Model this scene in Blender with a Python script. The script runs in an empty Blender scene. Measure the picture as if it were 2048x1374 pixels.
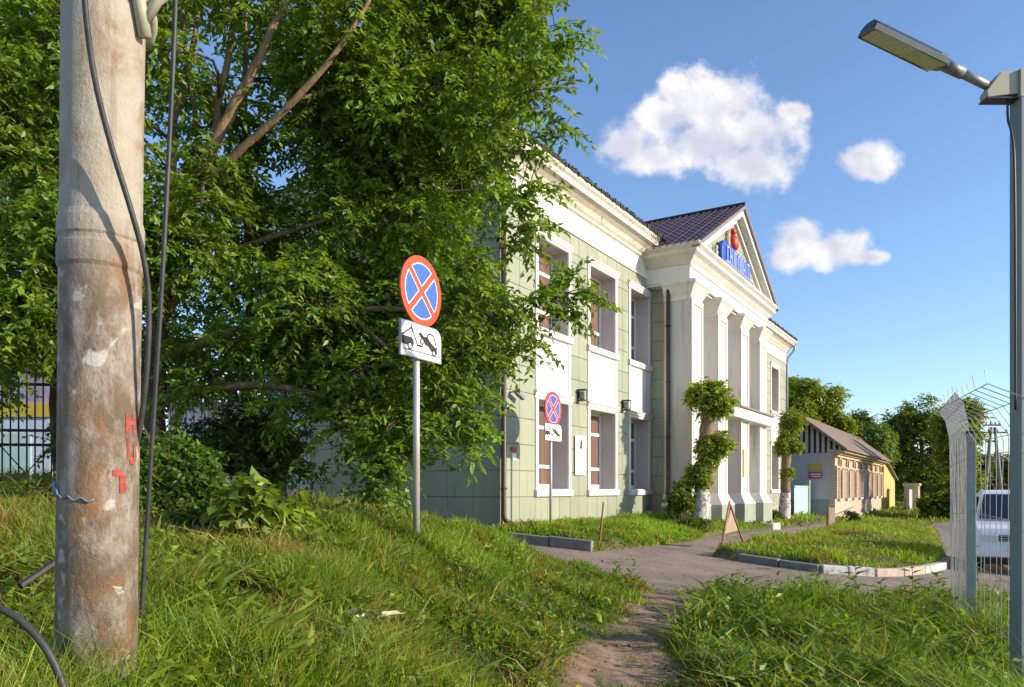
import bpy, math, random
import numpy as np
from math import radians, sin, cos, pi
from mathutils import Vector, Matrix
R = random.Random(7); NR = np.random.default_rng(7)
scene = bpy.context.scene
col = scene.collection
# ------------------------------------------------------------------ camera / light
F, CX, HY, EYE = 1540.0, 1024.0, 979.0, 0.90
cam = bpy.data.cameras.new('camera'); camo = bpy.data.objects.new('camera', cam); col.objects.link(camo)
camo.location = (0, 0, EYE); camo.rotation_euler = (radians(90), 0, 0)
cam.sensor_width = 36; cam.lens = 36 * F / 2048; cam.shift_y = (HY - 687) / 2048
cam.clip_start = 0.05; cam.clip_end = 3000
scene.camera = camo
SUN_EL = radians(20.5); SD = Vector((0.955, -0.297, 0)).normalized()
sv = Vector((SD.x * cos(SUN_EL), SD.y * cos(SUN_EL), sin(SUN_EL)))
sun = bpy.data.lights.new('sun', 'SUN'); sun.energy = 4.3; sun.angle = radians(0.55); sun.color = (1.0, 0.86, 0.67)
suno = bpy.data.objects.new('sun', sun); col.objects.link(suno); suno.rotation_euler = sv.to_track_quat('Z', 'Y').to_euler()
scene.view_settings.view_transform = 'Standard'; scene.view_settings.look = 'None'
scene.view_settings.exposure = 0.55; scene.view_settings.gamma = 1.0; scene.view_settings.use_curve_mapping = False

class NT:
    """small node-tree helper"""
    def __init__(s, t): s.t = t; t.nodes.clear()
    def n(s, typ, **k):
        nd = s.t.nodes.new('ShaderNode' + typ)
        for a, b in k.items(): setattr(nd, a, b)
        return nd
    def l(s, a, b): s.t.links.new(a, b)
    def put(s, sock, v):
        if isinstance(v, bpy.types.NodeSocket): s.l(v, sock)
        elif v is not None: sock.default_value = v
    def m(s, op, a, b=None, c=None, clamp=False):
        nd = s.n('Math', operation=op, use_clamp=clamp)
        s.put(nd.inputs[0], a); s.put(nd.inputs[1], b)
        if c is not None: s.put(nd.inputs[2], c)
        return nd.outputs[0]
    def mix(s, f, a, b, mode='MIX'):
        nd = s.n('Mix', data_type='RGBA', blend_type=mode)
        s.put(nd.inputs[0], f)
        for i, v in ((6, a), (7, b)):
            if not isinstance(v, bpy.types.NodeSocket): v = (*v[:3], 1)
            s.put(nd.inputs[i], v)
        return nd.outputs[2]
    def noise(s, vec, scale, detail=6, rough=0.6, dist=0):
        nd = s.n('TexNoise'); s.put(nd.inputs['Vector'], vec); nd.inputs['Scale'].default_value = scale
        nd.inputs['Detail'].default_value = detail; nd.inputs['Roughness'].default_value = rough; nd.inputs['Distortion'].default_value = dist
        return nd.outputs[0]
    def ss(s, x, a, b, lo=0., hi=1.):
        nd = s.n('MapRange', interpolation_type='SMOOTHSTEP'); s.put(nd.inputs[0], x)
        nd.inputs[1].default_value = a; nd.inputs[2].default_value = b; nd.inputs[3].default_value = lo; nd.inputs[4].default_value = hi
        return nd.outputs[0]
    def mapping(s, vec, sc):
        nd = s.n('Mapping'); s.put(nd.inputs[0], vec); nd.inputs[3].default_value = sc; return nd.outputs[0]

w = bpy.data.worlds.new('World'); scene.world = w; w.use_nodes = True
T = NT(w.node_tree)
sky = T.n('TexSky', sky_type='NISHITA', sun_disc=False, sun_elevation=SUN_EL, sun_rotation=math.atan2(sv.x, sv.y),
          altitude=100, air_density=1.0, dust_density=0.35, ozone_density=2.4)
tc = T.n('TexCoord'); sep = T.n('SeparateXYZ'); T.l(tc.outputs['Generated'], sep.inputs[0])
yy = T.m('MAXIMUM', sep.outputs[1], 0.05)
A = T.m('DIVIDE', sep.outputs[0], yy); B = T.m('DIVIDE', sep.outputs[2], yy)
comb = T.n('CombineXYZ'); T.l(A, comb.inputs[0]); T.l(B, comb.inputs[1])
n1 = T.noise(comb.outputs[0], 15, 9, 0.60); n2 = T.noise(comb.outputs[0], 38, 6, 0.6); n3 = T.noise(comb.outputs[0], 6, 5, 0.55)
vor = T.n('TexVoronoi', feature='SMOOTH_F1'); T.l(comb.outputs[0], vor.inputs['Vector']); vor.inputs['Scale'].default_value = 24; vor.inputs['Smoothness'].default_value = 0.6
BL = [(1430, 205, 118, 95), (1335, 235, 75, 65), (1520, 262, 100, 75), (1425, 290, 160, 70), (1255, 295, 78, 62), (1310, 315, 90, 42), (1500, 330, 115, 58), (1580, 222, 50, 26), (1350, 180, 50, 48),
      (1725, 318, 68, 50), (1755, 335, 52, 38),
      (1600, 485, 78, 58), (1670, 500, 88, 52), (1575, 515, 62, 34), (1735, 515, 45, 18)]
fld = None
for (px, py, rx, ry) in BL:
    dx = T.m('MULTIPLY', T.m('SUBTRACT', A, (px - CX) / F), F / rx); dy = T.m('MULTIPLY', T.m('SUBTRACT', B, (HY - py) / F), F / ry)
    d2 = T.m('ADD', T.m('MULTIPLY', dx, dx), T.m('MULTIPLY', dy, dy))
    f = T.m('SUBTRACT', 1.0, T.m('SQRT', d2))
    fld = f if fld is None else T.m('SMOOTH_MAX', fld, f, 0.28)
pert = T.m('ADD', T.m('MULTIPLY', T.m('SUBTRACT', n1, 0.5), 1.9), T.m('MULTIPLY', T.m('SUBTRACT', n2, 0.5), 1.0))
pert = T.m('ADD', pert, T.m('MULTIPLY', T.m('SUBTRACT', 0.35, vor.outputs['Distance']), 0.55))
fp = T.m('ADD', T.m('ADD', fld, T.m('MULTIPLY', pert, 0.80)), 0.02)
alpha = T.m('MULTIPLY', T.ss(fp, -0.05, 0.62), T.m('GREATER_THAN', sep.outputs[1], 0.1))
shade = T.m('ADD', T.m('MULTIPLY', n3, 0.75), T.m('MULTIPLY', n1, 0.55))
shade = T.m('ADD', shade, T.m('MULTIPLY', T.m('SUBTRACT', 0.3, vor.outputs['Distance']), 0.5))
offs = T.n('VectorMath', operation='ADD'); T.l(comb.outputs[0], offs.inputs[0]); offs.inputs[1].default_value = (0.010, 0.012, 0)
n1o = T.noise(offs.outputs[0], 15, 9, 0.60); shade = T.m('ADD', shade, T.m('MULTIPLY', T.m('SUBTRACT', n1, n1o), 0.6))
shade = T.m('SUBTRACT', shade, T.m('MULTIPLY', T.ss(fp, 0.25, 1.0), 0.20))
ccol = T.mix(T.ss(shade, 0.28, 0.92), (3.2, 3.25, 3.8), (5.6, 5.4, 5.2))
skyc = T.mix(1.0, sky.outputs[0], (0.93, 1.0, 1.12), 'MULTIPLY')
mixc = T.mix(T.m('MULTIPLY', alpha, 0.97), skyc, ccol)
bg = T.n('Background'); bg.inputs[1].default_value = 0.15; T.l(mixc, bg.inputs[0])
bg0 = T.n('Background'); bg0.inputs[1].default_value = 0.15; T.l(skyc, bg0.inputs[0])
win = T.m('MULTIPLY', T.m('LESS_THAN', T.m('ABSOLUTE', T.m('SUBTRACT', A, 0.305)), 0.22), T.m('LESS_THAN', T.m('ABSOLUTE', T.m('SUBTRACT', B, 0.42)), 0.18))   # only this patch of sky holds clouds
mxs = T.n('MixShader'); T.l(win, mxs.inputs[0]); T.l(bg0.outputs[0], mxs.inputs[1]); T.l(bg.outputs[0], mxs.inputs[2])
out = T.n('OutputWorld'); T.l(mxs.outputs[0], out.inputs[0])
w.cycles.sampling_method = 'MANUAL'; w.cycles.sample_map_resolution = 256
scene.cycles.max_bounces = 6; scene.cycles.diffuse_bounces = 4; scene.cycles.glossy_bounces = 2; scene.cycles.transmission_bounces = 3; scene.cycles.transparent_max_bounces = 4

# ------------------------------------------------------------------ building frame
th = math.atan2(961, F); U = np.array([sin(th), cos(th)]); N = np.array([cos(th), -sin(th)]); C0 = np.array([(1004 - CX) / F * 16.5, 16.5])
BROT = math.atan2(U[1], U[0])
def bw(u_, off, z=0.0):            # facade coords -> world
    p = C0 + U * u_ + N * off; return Vector((p[0], p[1], z))
def at(px, py, Z): return Vector(((px - CX) / F * Z, Z, EYE + (HY - py) / F * Z))
def plane(X, Y):
    Xc = np.clip(X, -12, 22); Yc = np.clip(Y, -4, 55)
    return -0.12 - 0.079 * Xc + 0.028 * (Yc - 16)
def G(px, py):
    a = (px - CX) / F; s = (py - HY) / F; Z = 1.468 / (s - 0.079 * a + 0.028); return (a * Z, Z)

# ------------------------------------------------------------------ materials
MATS = {}
def mat(name, base, rough=0.7, var=0.0, vs=3.0, col2=None, bump=0.0, bs=40.0, metal=0.0, spec=0.4, stain=None, sts=2.0, stlo=0.55, sthi=0.75, stretch=None, objrand=0.0, detail=8, world=False, streak=None):
    m = bpy.data.materials.new(name); m.use_nodes = True; T = NT(m.node_tree)
    o = T.n('OutputMaterial'); p = T.n('BsdfPrincipled'); T.l(p.outputs[0], o.inputs[0])
    tc = T.n('TexCoord'); v = tc.outputs['Object']
    if world: v = T.n('NewGeometry').outputs['Position']
    v0 = v
    if stretch: v = T.mapping(v, stretch)
    c = (*base, 1)
    if var or col2:
        nz = T.noise(v, vs, detail, 0.62)
        a = tuple(x * (1 - var) for x in base); b = col2 if col2 else tuple(min(1, x * (1 + var)) for x in base)
        c = T.mix(T.ss(nz, 0.3, 0.7), a, b)
    if stain:
        nz2 = T.noise(v, sts, 9, 0.68, 0.4)
        c = T.mix(T.ss(nz2, stlo, sthi), c if not isinstance(c, tuple) else c, stain)
    if streak:
        sk_ = T.noise(T.mapping(v0, (1, 1, 0.07)), 6.5, 6, 0.65); c = T.mix(T.m('MULTIPLY', T.ss(sk_, 0.54, 0.72), T.ss(T.noise(v0, 0.7, 3), 0.40, 0.62)), c, streak)
    if objrand:
        oi = T.n('ObjectInfo'); k = T.m('ADD', 1 - objrand / 2, T.m('MULTIPLY', oi.outputs['Random'], objrand))
        hv = T.n('HueSaturation'); T.put(hv.inputs['Value'], k); T.put(hv.inputs['Color'], c); c = hv.outputs[0]
    T.put(p.inputs['Base Color'], c)
    p.inputs['Roughness'].default_value = rough; p.inputs['Metallic'].default_value = metal; p.inputs['Specular IOR Level'].default_value = spec
    if bump:
        b = T.n('Bump'); b.inputs['Strength'].default_value = bump; b.inputs['Distance'].default_value = 0.02
        T.l(T.noise(v, bs, 6, 0.65), b.inputs['Height']); T.l(b.outputs[0], p.inputs['Normal'])
    MATS[name] = m; return m
def leafmat(name, tr=0.35, rough=0.5, gloss=0.06):
    m = bpy.data.materials.new(name); m.use_nodes = True; T = NT(m.node_tree)
    o = T.n('OutputMaterial'); at_ = T.n('Attribute', attribute_name='Col')
    d = T.n('BsdfDiffuse'); t = T.n('BsdfTranslucent'); g = T.n('BsdfGlossy'); g.inputs['Roughness'].default_value = rough
    T.l(at_.outputs[0], d.inputs[0])
    tcol = T.mix(1.0, at_.outputs[0], (1.7, 1.5, 0.5), 'MULTIPLY'); T.l(tcol, t.inputs[0])
    g.inputs[0].default_value = (0.9, 0.95, 0.85, 1)
    m1 = T.n('MixShader'); m1.inputs[0].default_value = tr; T.l(d.outputs[0], m1.inputs[1]); T.l(t.outputs[0], m1.inputs[2])
    m2 = T.n('MixShader'); m2.inputs[0].default_value = gloss; T.l(m1.outputs[0], m2.inputs[1]); T.l(g.outputs[0], m2.inputs[2])
    T.l(m2.outputs[0], o.inputs[0]); MATS[name] = m; return m
mat('white', (0.70, 0.675, 0.63), 0.75, 0.05, 2.0, stain=(0.47, 0.42, 0.34), sts=2.2, stlo=0.54, sthi=0.82, bump=0.15, bs=30, stretch=(1, 1, .35), streak=(0.42, 0.37, 0.30), world=True)
mat('pier_white', (0.62, 0.585, 0.545), 0.8, 0.05, 2.2, stain=(0.40, 0.36, 0.30), sts=1.2, stlo=0.50, sthi=0.78, stretch=(2.5, 2.5, 0.30), bump=0.15, bs=30, streak=(0.36, 0.31, 0.26), world=True)
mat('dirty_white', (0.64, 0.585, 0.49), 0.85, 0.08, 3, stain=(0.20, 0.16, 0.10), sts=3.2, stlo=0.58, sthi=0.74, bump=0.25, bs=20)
mat('green_panel', (0.325, 0.345, 0.25), 0.55, 0.05, 1.2, objrand=0.13, bump=0.05, bs=60, world=True, streak=(0.225, 0.225, 0.165), stain=(0.265, 0.28, 0.205), sts=2.2, stlo=0.46, sthi=0.8, stretch=(1, 1, 0.3))
mat('joint', (0.16, 0.17, 0.12), 0.9)
mat('plinth', (0.36, 0.34, 0.30), 0.9, 0.12, 3, stain=(0.24, 0.22, 0.19), sts=2, bump=0.4, bs=25)
mat('pedestal_green', (0.30, 0.33, 0.25), 0.8, 0.08, 2, stain=(0.22, 0.22, 0.18), sts=2.5, bump=0.2)
mat('reveal', (0.52, 0.49, 0.48), 0.8, 0.04, 2, bump=0.1)
mat('frame_white', (0.82, 0.80, 0.77), 0.45, 0.03, 4)
mat('curtain', (0.19, 0.115, 0.09), 0.06, 0.25, 2.0, stretch=(9, 9, 0.25), spec=0.5)
mat('roof_dark', (0.035, 0.03, 0.035), 0.55, 0.4, 3, spec=0.5)
mat('roof_tile', (0.075, 0.045, 0.055), 0.42, 0.2, 3, spec=0.35)
mat('fascia', (0.24, 0.17, 0.16), 0.5, 0.1, 4)
mat('gutter', (0.06, 0.06, 0.05), 0.8, 0.5, 6, stain=(0.02, 0.02, 0.015), sts=9, stlo=0.45, sthi=0.6)
mat('pipe_brown', (0.085, 0.045, 0.03), 0.45, 0.25, 5, stain=(0.20, 0.15, 0.12), sts=6, stlo=0.6, sthi=0.75, spec=0.5)
mat('sign_blue', (0.035, 0.075, 0.42), 0.35, 0.1, 5)
mat('letter_blue', (0.36, 0.45, 0.86), 0.4, 0.1, 6)
mat('sign_red_round', (0.52, 0.075, 0.028), 0.42, 0.05, 8)
mat('sign_blue_round', (0.055, 0.14, 0.47), 0.42, 0.06, 8)
mat('sign_white', (0.80, 0.79, 0.77), 0.45, 0.05, 30, stain=(0.6, 0.58, 0.55), sts=14, stlo=0.55, sthi=0.8)
mat('sign_black', (0.03, 0.022, 0.028), 0.5)
mat('sign_old_red', (0.48, 0.05, 0.07), 0.5, 0.12, 8)
mat('sign_old_blue', (0.09, 0.10, 0.36), 0.5, 0.15, 8)
mat('galv', (0.50, 0.48, 0.46), 0.48, 0.12, 12, metal=0.35, bump=0.08, bs=80, stretch=(1, 1, 0.15))
mat('metal_grey', (0.26, 0.27, 0.27), 0.5, 0.15, 6, metal=0.2)
mat('lamp_grey', (0.30, 0.31, 0.33), 0.4, 0.1, 8, metal=0.3)
mat('lamp_post', (0.25, 0.28, 0.28), 0.55, 0.08, 5, stain=(0.17, 0.19, 0.19), sts=3, stretch=(1, 1, 0.2))
mat('lamp_plate', (0.42, 0.40, 0.31), 0.5, 0.05, 20)
mat('led', (0.34, 0.29, 0.10), 0.35, 0.6, 130, col2=(0.80, 0.70, 0.28))
mat('lamp_dark', (0.03, 0.035, 0.06), 0.4)
mat('black', (0.012, 0.012, 0.013), 0.5)
mat('rubber', (0.035, 0.03, 0.03), 0.55, 0.2, 20)
mat('cable', (0.045, 0.043, 0.042), 0.5, 0.3, 12)
mat('red_fig', (0.52, 0.045, 0.04), 0.45, 0.15, 8)
mat('fig_beige', (0.30, 0.25, 0.13), 0.6, 0.4, 8)
mat('plaque', (0.82, 0.78, 0.70), 0.4, 0.03, 6)
mat('plaque_line', (0.55, 0.50, 0.42), 0.6)
mat('yellow', (0.50, 0.40, 0.05), 0.6, 0.1, 5)
mat('magenta', (0.50, 0.06, 0.20), 0.6, 0.2, 9)
mat('notice', (0.72, 0.64, 0.38), 0.7, 0.1, 9)
mat('notice_ink', (0.40, 0.36, 0.20), 0.7)
mat('wood_stick', (0.32, 0.15, 0.075), 0.8, 0.3, 20, stretch=(1, 1, 0.1), bump=0.3)
mat('plywood', (0.55, 0.42, 0.30), 0.8, 0.15, 5, bump=0.3)
mat('kerb_grey', (0.23, 0.21, 0.20), 0.9, 0.15, 8, stain=(0.13, 0.12, 0.11), sts=4, bump=0.6, bs=40)
mat('kerb_white', (0.60, 0.57, 0.54), 0.9, 0.1, 8, stain=(0.26, 0.23, 0.21), sts=6, stlo=0.5, sthi=0.66, bump=0.6, bs=40)
mat('kerb_pink', (0.47, 0.37, 0.31), 0.9, 0.12, 8, stain=(0.25, 0.21, 0.18), sts=6, stlo=0.52, sthi=0.7, bump=0.6, bs=40)
mat('stone', (0.50, 0.45, 0.38), 0.9, 0.15, 6, bump=0.6)
mat('soil', (0.10, 0.105, 0.035), 0.95, 0.25, 5, stain=(0.19, 0.125, 0.06), sts=1.6, stlo=0.50, sthi=0.68, bump=0.9, bs=18)
mat('dirt', (0.30, 0.195, 0.12), 0.95, 0.22, 3.5, stain=(0.17, 0.11, 0.065), sts=5, stlo=0.5, sthi=0.7, bump=1.0, bs=14)
mat('bark', (0.115, 0.072, 0.045), 0.9, 0.3, 10, stain=(0.21, 0.15, 0.095), sts=5, stretch=(1.6, 1.6, 0.35), bump=1.0, bs=22)
mat('bark_light', (0.24, 0.155, 0.09), 0.9, 0.3, 10, stain=(0.13, 0.09, 0.055), sts=5, stretch=(1.6, 1.6, 0.4), bump=0.7, bs=22)
mat('whitewash', (0.66, 0.62, 0.58), 0.9, 0.12, 6, stain=(0.20, 0.145, 0.10), sts=6, stlo=0.44, sthi=0.60, bump=1.0, bs=16)
mat('stucco_grey', (0.44, 0.42, 0.41), 0.9, 0.06, 2, stain=(0.33, 0.32, 0.31), sts=0.8, bump=0.2)
mat('stucco_dado', (0.26, 0.27, 0.265), 0.9, 0.08, 2, bump=0.2)
mat('slate', (0.21, 0.15, 0.115), 0.85, 0.15, 3, stain=(0.14, 0.11, 0.09), sts=1.5, bump=0.3)
mat('slate_light', (0.45, 0.42, 0.40), 0.8, 0.1, 3)
mat('house_wood', (0.52, 0.40, 0.24), 0.85, 0.15, 4, stain=(0.30, 0.20, 0.12), sts=2.2, bump=0.3)
mat('dark_hole', (0.06, 0.035, 0.025), 0.9)
mat('ochre', (0.52, 0.42, 0.15), 0.85, 0.1, 2, stain=(0.38, 0.36, 0.10), sts=1.0)
mat('gate_blue', (0.40, 0.56, 0.58), 0.5, 0.06, 3)
mat('post_green', (0.40, 0.47, 0.36), 0.6, 0.08, 4)
mat('wire', (0.36, 0.35, 0.34), 0.45, 0.15, 20, metal=0.5)
mat('fence_post', (0.36, 0.36, 0.35), 0.5, 0.1, 5, metal=0.3)
mat('iron', (0.012, 0.013, 0.022), 0.6, 0.3, 10)
mat('car_white', (0.78, 0.80, 0.84), 0.22, 0.03, 2, spec=0.6)
mat('car_glass', (0.02, 0.03, 0.045), 0.06, spec=0.7)
mat('car_dark', (0.014, 0.014, 0.016), 0.4)
mat('chrome', (0.6, 0.62, 0.65), 0.2, metal=0.9)
mat('headlight', (0.62, 0.66, 0.70), 0.12, spec=0.7)
mat('kiosk_blue', (0.50, 0.58, 0.74), 0.6, 0.05, 2)
mat('kiosk_mauve', (0.36, 0.30, 0.42), 0.7, 0.2, 2)
mat('cloth', (0.62, 0.52, 0.38), 0.9, 0.15, 12)
mat('string_blue', (0.16, 0.22, 0.27), 0.7, 0.2, 15)
mat('graffiti', (0.36, 0.06, 0.04), 0.85, 0.3, 40, stain=(0.24, 0.14, 0.10), sts=28, stlo=0.5, sthi=0.62)
mat('concrete_pole', (0.30, 0.28, 0.26), 0.9, 0.1, 2)
mat('stem', (0.10, 0.15, 0.035), 0.7, 0.2, 20)
leafmat('leaf', 0.45, 0.5, 0.04); leafmat('grassm', 0.42, 0.5, 0.025)
def asphaltmat():
    m = bpy.data.materials.new('asphalt'); m.use_nodes = True; T = NT(m.node_tree)
    o = T.n('OutputMaterial'); p = T.n('BsdfPrincipled'); T.l(p.outputs[0], o.inputs[0]); p.inputs['Roughness'].default_value = 0.93
    v = T.n('TexCoord').outputs['Object']
    c = T.mix(T.ss(T.noise(v, .8, 6, .6), .38, .62), (0.232, 0.178, 0.142), (0.305, 0.235, 0.188))
    c = T.mix(T.ss(T.noise(v, 2.3, 7, .7, .6), .56, .70), c, (0.145, 0.122, 0.112))
    g = T.noise(v, 120, 3, .7); c = T.mix(T.ss(g, .42, .62), T.mix(1.0, c, (.72, .72, .72), 'MULTIPLY'), T.mix(1.0, c, (1.18, 1.17, 1.15), 'MULTIPLY'))
    wv = T.n('VectorMath', operation='ADD'); nz = T.n('TexNoise'); T.l(v, nz.inputs[0]); nz.inputs['Scale'].default_value = 1.6; nz.inputs['Detail'].default_value = 6; T.l(v, wv.inputs[0]); T.l(nz.outputs['Color'], wv.inputs[1])
    vo = T.n('TexVoronoi', feature='DISTANCE_TO_EDGE'); T.l(wv.outputs[0], vo.inputs['Vector']); vo.inputs['Scale'].default_value = .55
    cr = T.m('MULTIPLY', T.ss(vo.outputs['Distance'], .012, .003), T.ss(T.noise(v, .5, 3), .42, .55)); c = T.mix(T.m('MULTIPLY', cr, .8), c, (.05, .042, .036)); T.l(c, p.inputs['Base Color'])
    b = T.n('Bump'); b.inputs['Strength'].default_value = .5; b.inputs['Distance'].default_value = .01; T.l(T.m('SUBTRACT', g, T.m('MULTIPLY', cr, 2)), b.inputs['Height']); T.l(b.outputs[0], p.inputs['Normal']); MATS['asphalt'] = m
asphaltmat()
# brick, with mortar
def brickmat():
    m = bpy.data.materials.new('brick'); m.use_nodes = True; T = NT(m.node_tree)
    o = T.n('OutputMaterial'); p = T.n('BsdfPrincipled'); T.l(p.outputs[0], o.inputs[0]); p.inputs['Roughness'].default_value = 0.9
    tc = T.n('TexCoord'); s = T.n('SeparateXYZ'); T.l(tc.outputs['Object'], s.inputs[0])
    cb = T.n('CombineXYZ'); T.l(s.outputs[0], cb.inputs[0]); T.l(s.outputs[2], cb.inputs[1])
    b = T.n('TexBrick'); T.l(cb.outputs[0], b.inputs['Vector']); b.inputs['Scale'].default_value = 1.0
    b.inputs['Brick Width'].default_value = 0.26; b.inputs['Row Height'].default_value = 0.078; b.inputs['Mortar Size'].default_value = 0.008
    b.inputs['Color1'].default_value = (0.62, 0.47, 0.35, 1); b.inputs['Color2'].default_value = (0.52, 0.37, 0.26, 1); b.inputs['Mortar'].default_value = (0.44, 0.37, 0.30, 1)
    nz = T.noise(tc.outputs['Object'], 1.6, 8, 0.65); c = T.mix(T.ss(nz, 0.55, 0.75), b.outputs[0], (0.56, 0.46, 0.35)); T.l(c, p.inputs['Base Color'])
    bp = T.n('Bump'); bp.inputs['Strength'].default_value = 0.6; bp.inputs['Distance'].default_value = 0.02; T.l(b.outputs['Fac'], bp.inputs['Height']); bp.invert = True
    T.l(bp.outputs[0], p.inputs['Normal']); MATS['brick'] = m
brickmat()
# weathered utility-pole material: pale paint above, rusty mottle below
def polemat():
    m = bpy.data.materials.new('old_pole'); m.use_nodes = True; T = NT(m.node_tree)
    o = T.n('OutputMaterial'); p = T.n('BsdfPrincipled'); T.l(p.outputs[0], o.inputs[0]); p.inputs['Roughness'].default_value = 0.75
    tc = T.n('TexCoord'); v = tc.outputs['Object']; s = T.n('SeparateXYZ'); T.l(v, s.inputs[0])
    vs = T.mapping(v, (1, 1, 0.45))
    nA = T.noise(vs, 9, 10, 0.7, 0.3); nB = T.noise(vs, 26, 8, 0.7); nC = T.noise(v, 4.5, 8, 0.65, 0.5)
    low = T.ss(s.outputs[2], 2.25, 1.75)              # paint has flaked off below the collar
    pale = T.mix(T.ss(nC, 0.35, 0.7), (0.43, 0.385, 0.31), (0.35, 0.30, 0.225))
    dirty = T.mix(T.ss(nA, 0.36, 0.60), (0.36, 0.31, 0.26), (0.15, 0.105, 0.07))
    dirty = T.mix(T.ss(nB, 0.52, 0.7), dirty, (0.12, 0.095, 0.075))
    c = T.mix(low, pale, dirty)
    rust = T.mix(nB, (0.34, 0.17, 0.045), (0.25, 0.10, 0.03))
    rm = T.m('MULTIPLY', T.ss(nC, 0.48, 0.62), T.ss(nA, 0.38, 0.56))
    c = T.mix(T.m('MULTIPLY', rm, 0.62), c, rust)
    drip = T.ss(T.noise(T.mapping(v, (1, 1, 0.08)), 22, 6, 0.6), 0.52, 0.70)
    c = T.mix(T.m('MULTIPLY', drip, 0.45), c, (0.20, 0.135, 0.08))
    white = T.m('MULTIPLY', T.ss(T.noise(v, 7, 5, 0.5, 1.2), 0.60, 0.66), T.m('MULTIPLY', low, 0.8))
    c = T.mix(white, c, (0.52, 0.49, 0.45)); T.l(c, p.inputs['Base Color'])
    b = T.n('Bump'); b.inputs['Strength'].default_value = 0.9; b.inputs['Distance'].default_value = 0.012; T.l(T.m('ADD', nA, T.m('MULTIPLY', T.noise(v, 70, 5, .7), .5)), b.inputs['Height']); T.l(b.outputs[0], p.inputs['Normal'])
    MATS['old_pole'] = m
polemat()

# ------------------------------------------------------------------ mesh helpers
class MB:
    def __init__(s): s.v = []; s.f = []
    def add(s, vs, fs):
        o = len(s.v); s.v += [tuple(p) for p in vs]; s.f += [tuple(i + o for i in f) for f in fs]; return s
    def box(s, x0, x1, y0, y1, z0, z1):
        return s.add([(x0, y0, z0), (x1, y0, z0), (x1, y1, z0), (x0, y1, z0), (x0, y0, z1), (x1, y0, z1), (x1, y1, z1), (x0, y1, z1)],
                     [(3, 2, 1, 0), (4, 5, 6, 7), (0, 1, 5, 4), (1, 2, 6, 5), (2, 3, 7, 6), (3, 0, 4, 7)])
    def loft(s, rings, caps=True):
        n = len(rings[0]); vs = [p for r in rings for p in r]; fs = []
        for k in range(len(rings) - 1):
            for i in range(n): fs.append((k * n + i, k * n + (i + 1) % n, (k + 1) * n + (i + 1) % n, (k + 1) * n + i))
        if caps: fs += [tuple(range(n - 1, -1, -1)), tuple((len(rings) - 1) * n + i for i in range(n))]
        return s.add(vs, fs)
    def rect_loft(s, spec):        # list of (x0,x1,y0,y1,z)
        return s.loft([[(a, c, z), (b, c, z), (b, d, z), (a, d, z)] for a, b, c, d, z in spec])
    def prism_x(s, prof, x0, x1):  # profile of (y,z) extruded along x
        return s.loft([[(x0, y, z) for y, z in prof], [(x1, y, z) for y, z in prof]])
    def prism_y(s, prof, y0, y1):  # profile of (x,z)
        return s.loft([[(x, y0, z) for x, z in prof], [(x, y1, z) for x, z in prof]])
    def prism_z(s, prof, z0, z1):
        return s.loft([[(x, y, z0) for x, y in prof], [(x, y, z1) for x, y in prof]])
    def tube(s, pts, rad, n=8):
        pts = [Vector(p) for p in pts]; rr = rad if hasattr(rad, '__len__') else [rad] * len(pts); rings = []; ref = None
        for i, p in enumerate(pts):
            d = (pts[min(i + 1, len(pts) - 1)] - pts[max(i - 1, 0)]).normalized()
            if ref is None: ref = d.orthogonal().normalized()
            ref = (ref - d * ref.dot(d)).normalized(); b = d.cross(ref)
            rings.append([p + (ref * cos(2 * pi * k / n) + b * sin(2 * pi * k / n)) * rr[i] for k in range(n)])
        return s.loft(rings)
    def lathe(s, prof, n=16, c=(0, 0, 0)):
        return s.loft([[(c[0] + r * cos(2 * pi * k / n), c[1] + r * sin(2 * pi * k / n), c[2] + z) for k in range(n)] for r, z in prof])
    def sphere(s, c, r, n=10, m=6, sc=(1, 1, 1)):
        return s.loft([[(c[0] + r * sc[0] * sin(pi * (j + .02) / (m + .04)) * cos(2 * pi * k / n), c[1] + r * sc[1] * sin(pi * (j + .02) / (m + .04)) * sin(2 * pi * k / n), c[2] - r * sc[2] * cos(pi * (j + .02) / (m + .04))) for k in range(n)] for j in range(m + 1)])
    def build(s, name, m, parent=None, smooth=False, bevel=0.0, loc=None):
        me = bpy.data.meshes.new(name); me.from_pydata(s.v, [], s.f); me.update()
        me.materials.append(MATS[m] if isinstance(m, str) else m)
        if smooth: me.polygons.foreach_set('use_smooth', [True] * len(me.polygons))
        return link(name, me, parent, bevel, loc)
def link(name, me, parent=None, bevel=0.0, loc=None):
    o = bpy.data.objects.new(name, me); col.objects.link(o)
    if parent: o.parent = parent
    if loc is not None: o.location = loc
    if bevel:
        b = o.modifiers.new('bevel', 'BEVEL'); b.width = bevel; b.segments = 2; b.limit_method = 'ANGLE'
    return o
def tag(o, label, cat, group=None, kind=None):
    o['label'] = label
    if cat: o['category'] = cat
    if group: o['group'] = group
    if kind: o['kind'] = kind
    return o
def thing(name, label, cat, loc=(0, 0, 0), rz=0.0, group=None):
    o = bpy.data.objects.new(name, None); col.objects.link(o); o.location = loc; o.rotation_euler = (0, 0, rz); o.empty_display_size = 0.1
    return tag(o, label, cat, group)
def copy_tree(o, parent=None):
    c = o.copy(); col.objects.link(c); c.parent = parent
    for ch in list(o.children): copy_tree(ch, c)
    return c
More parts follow.
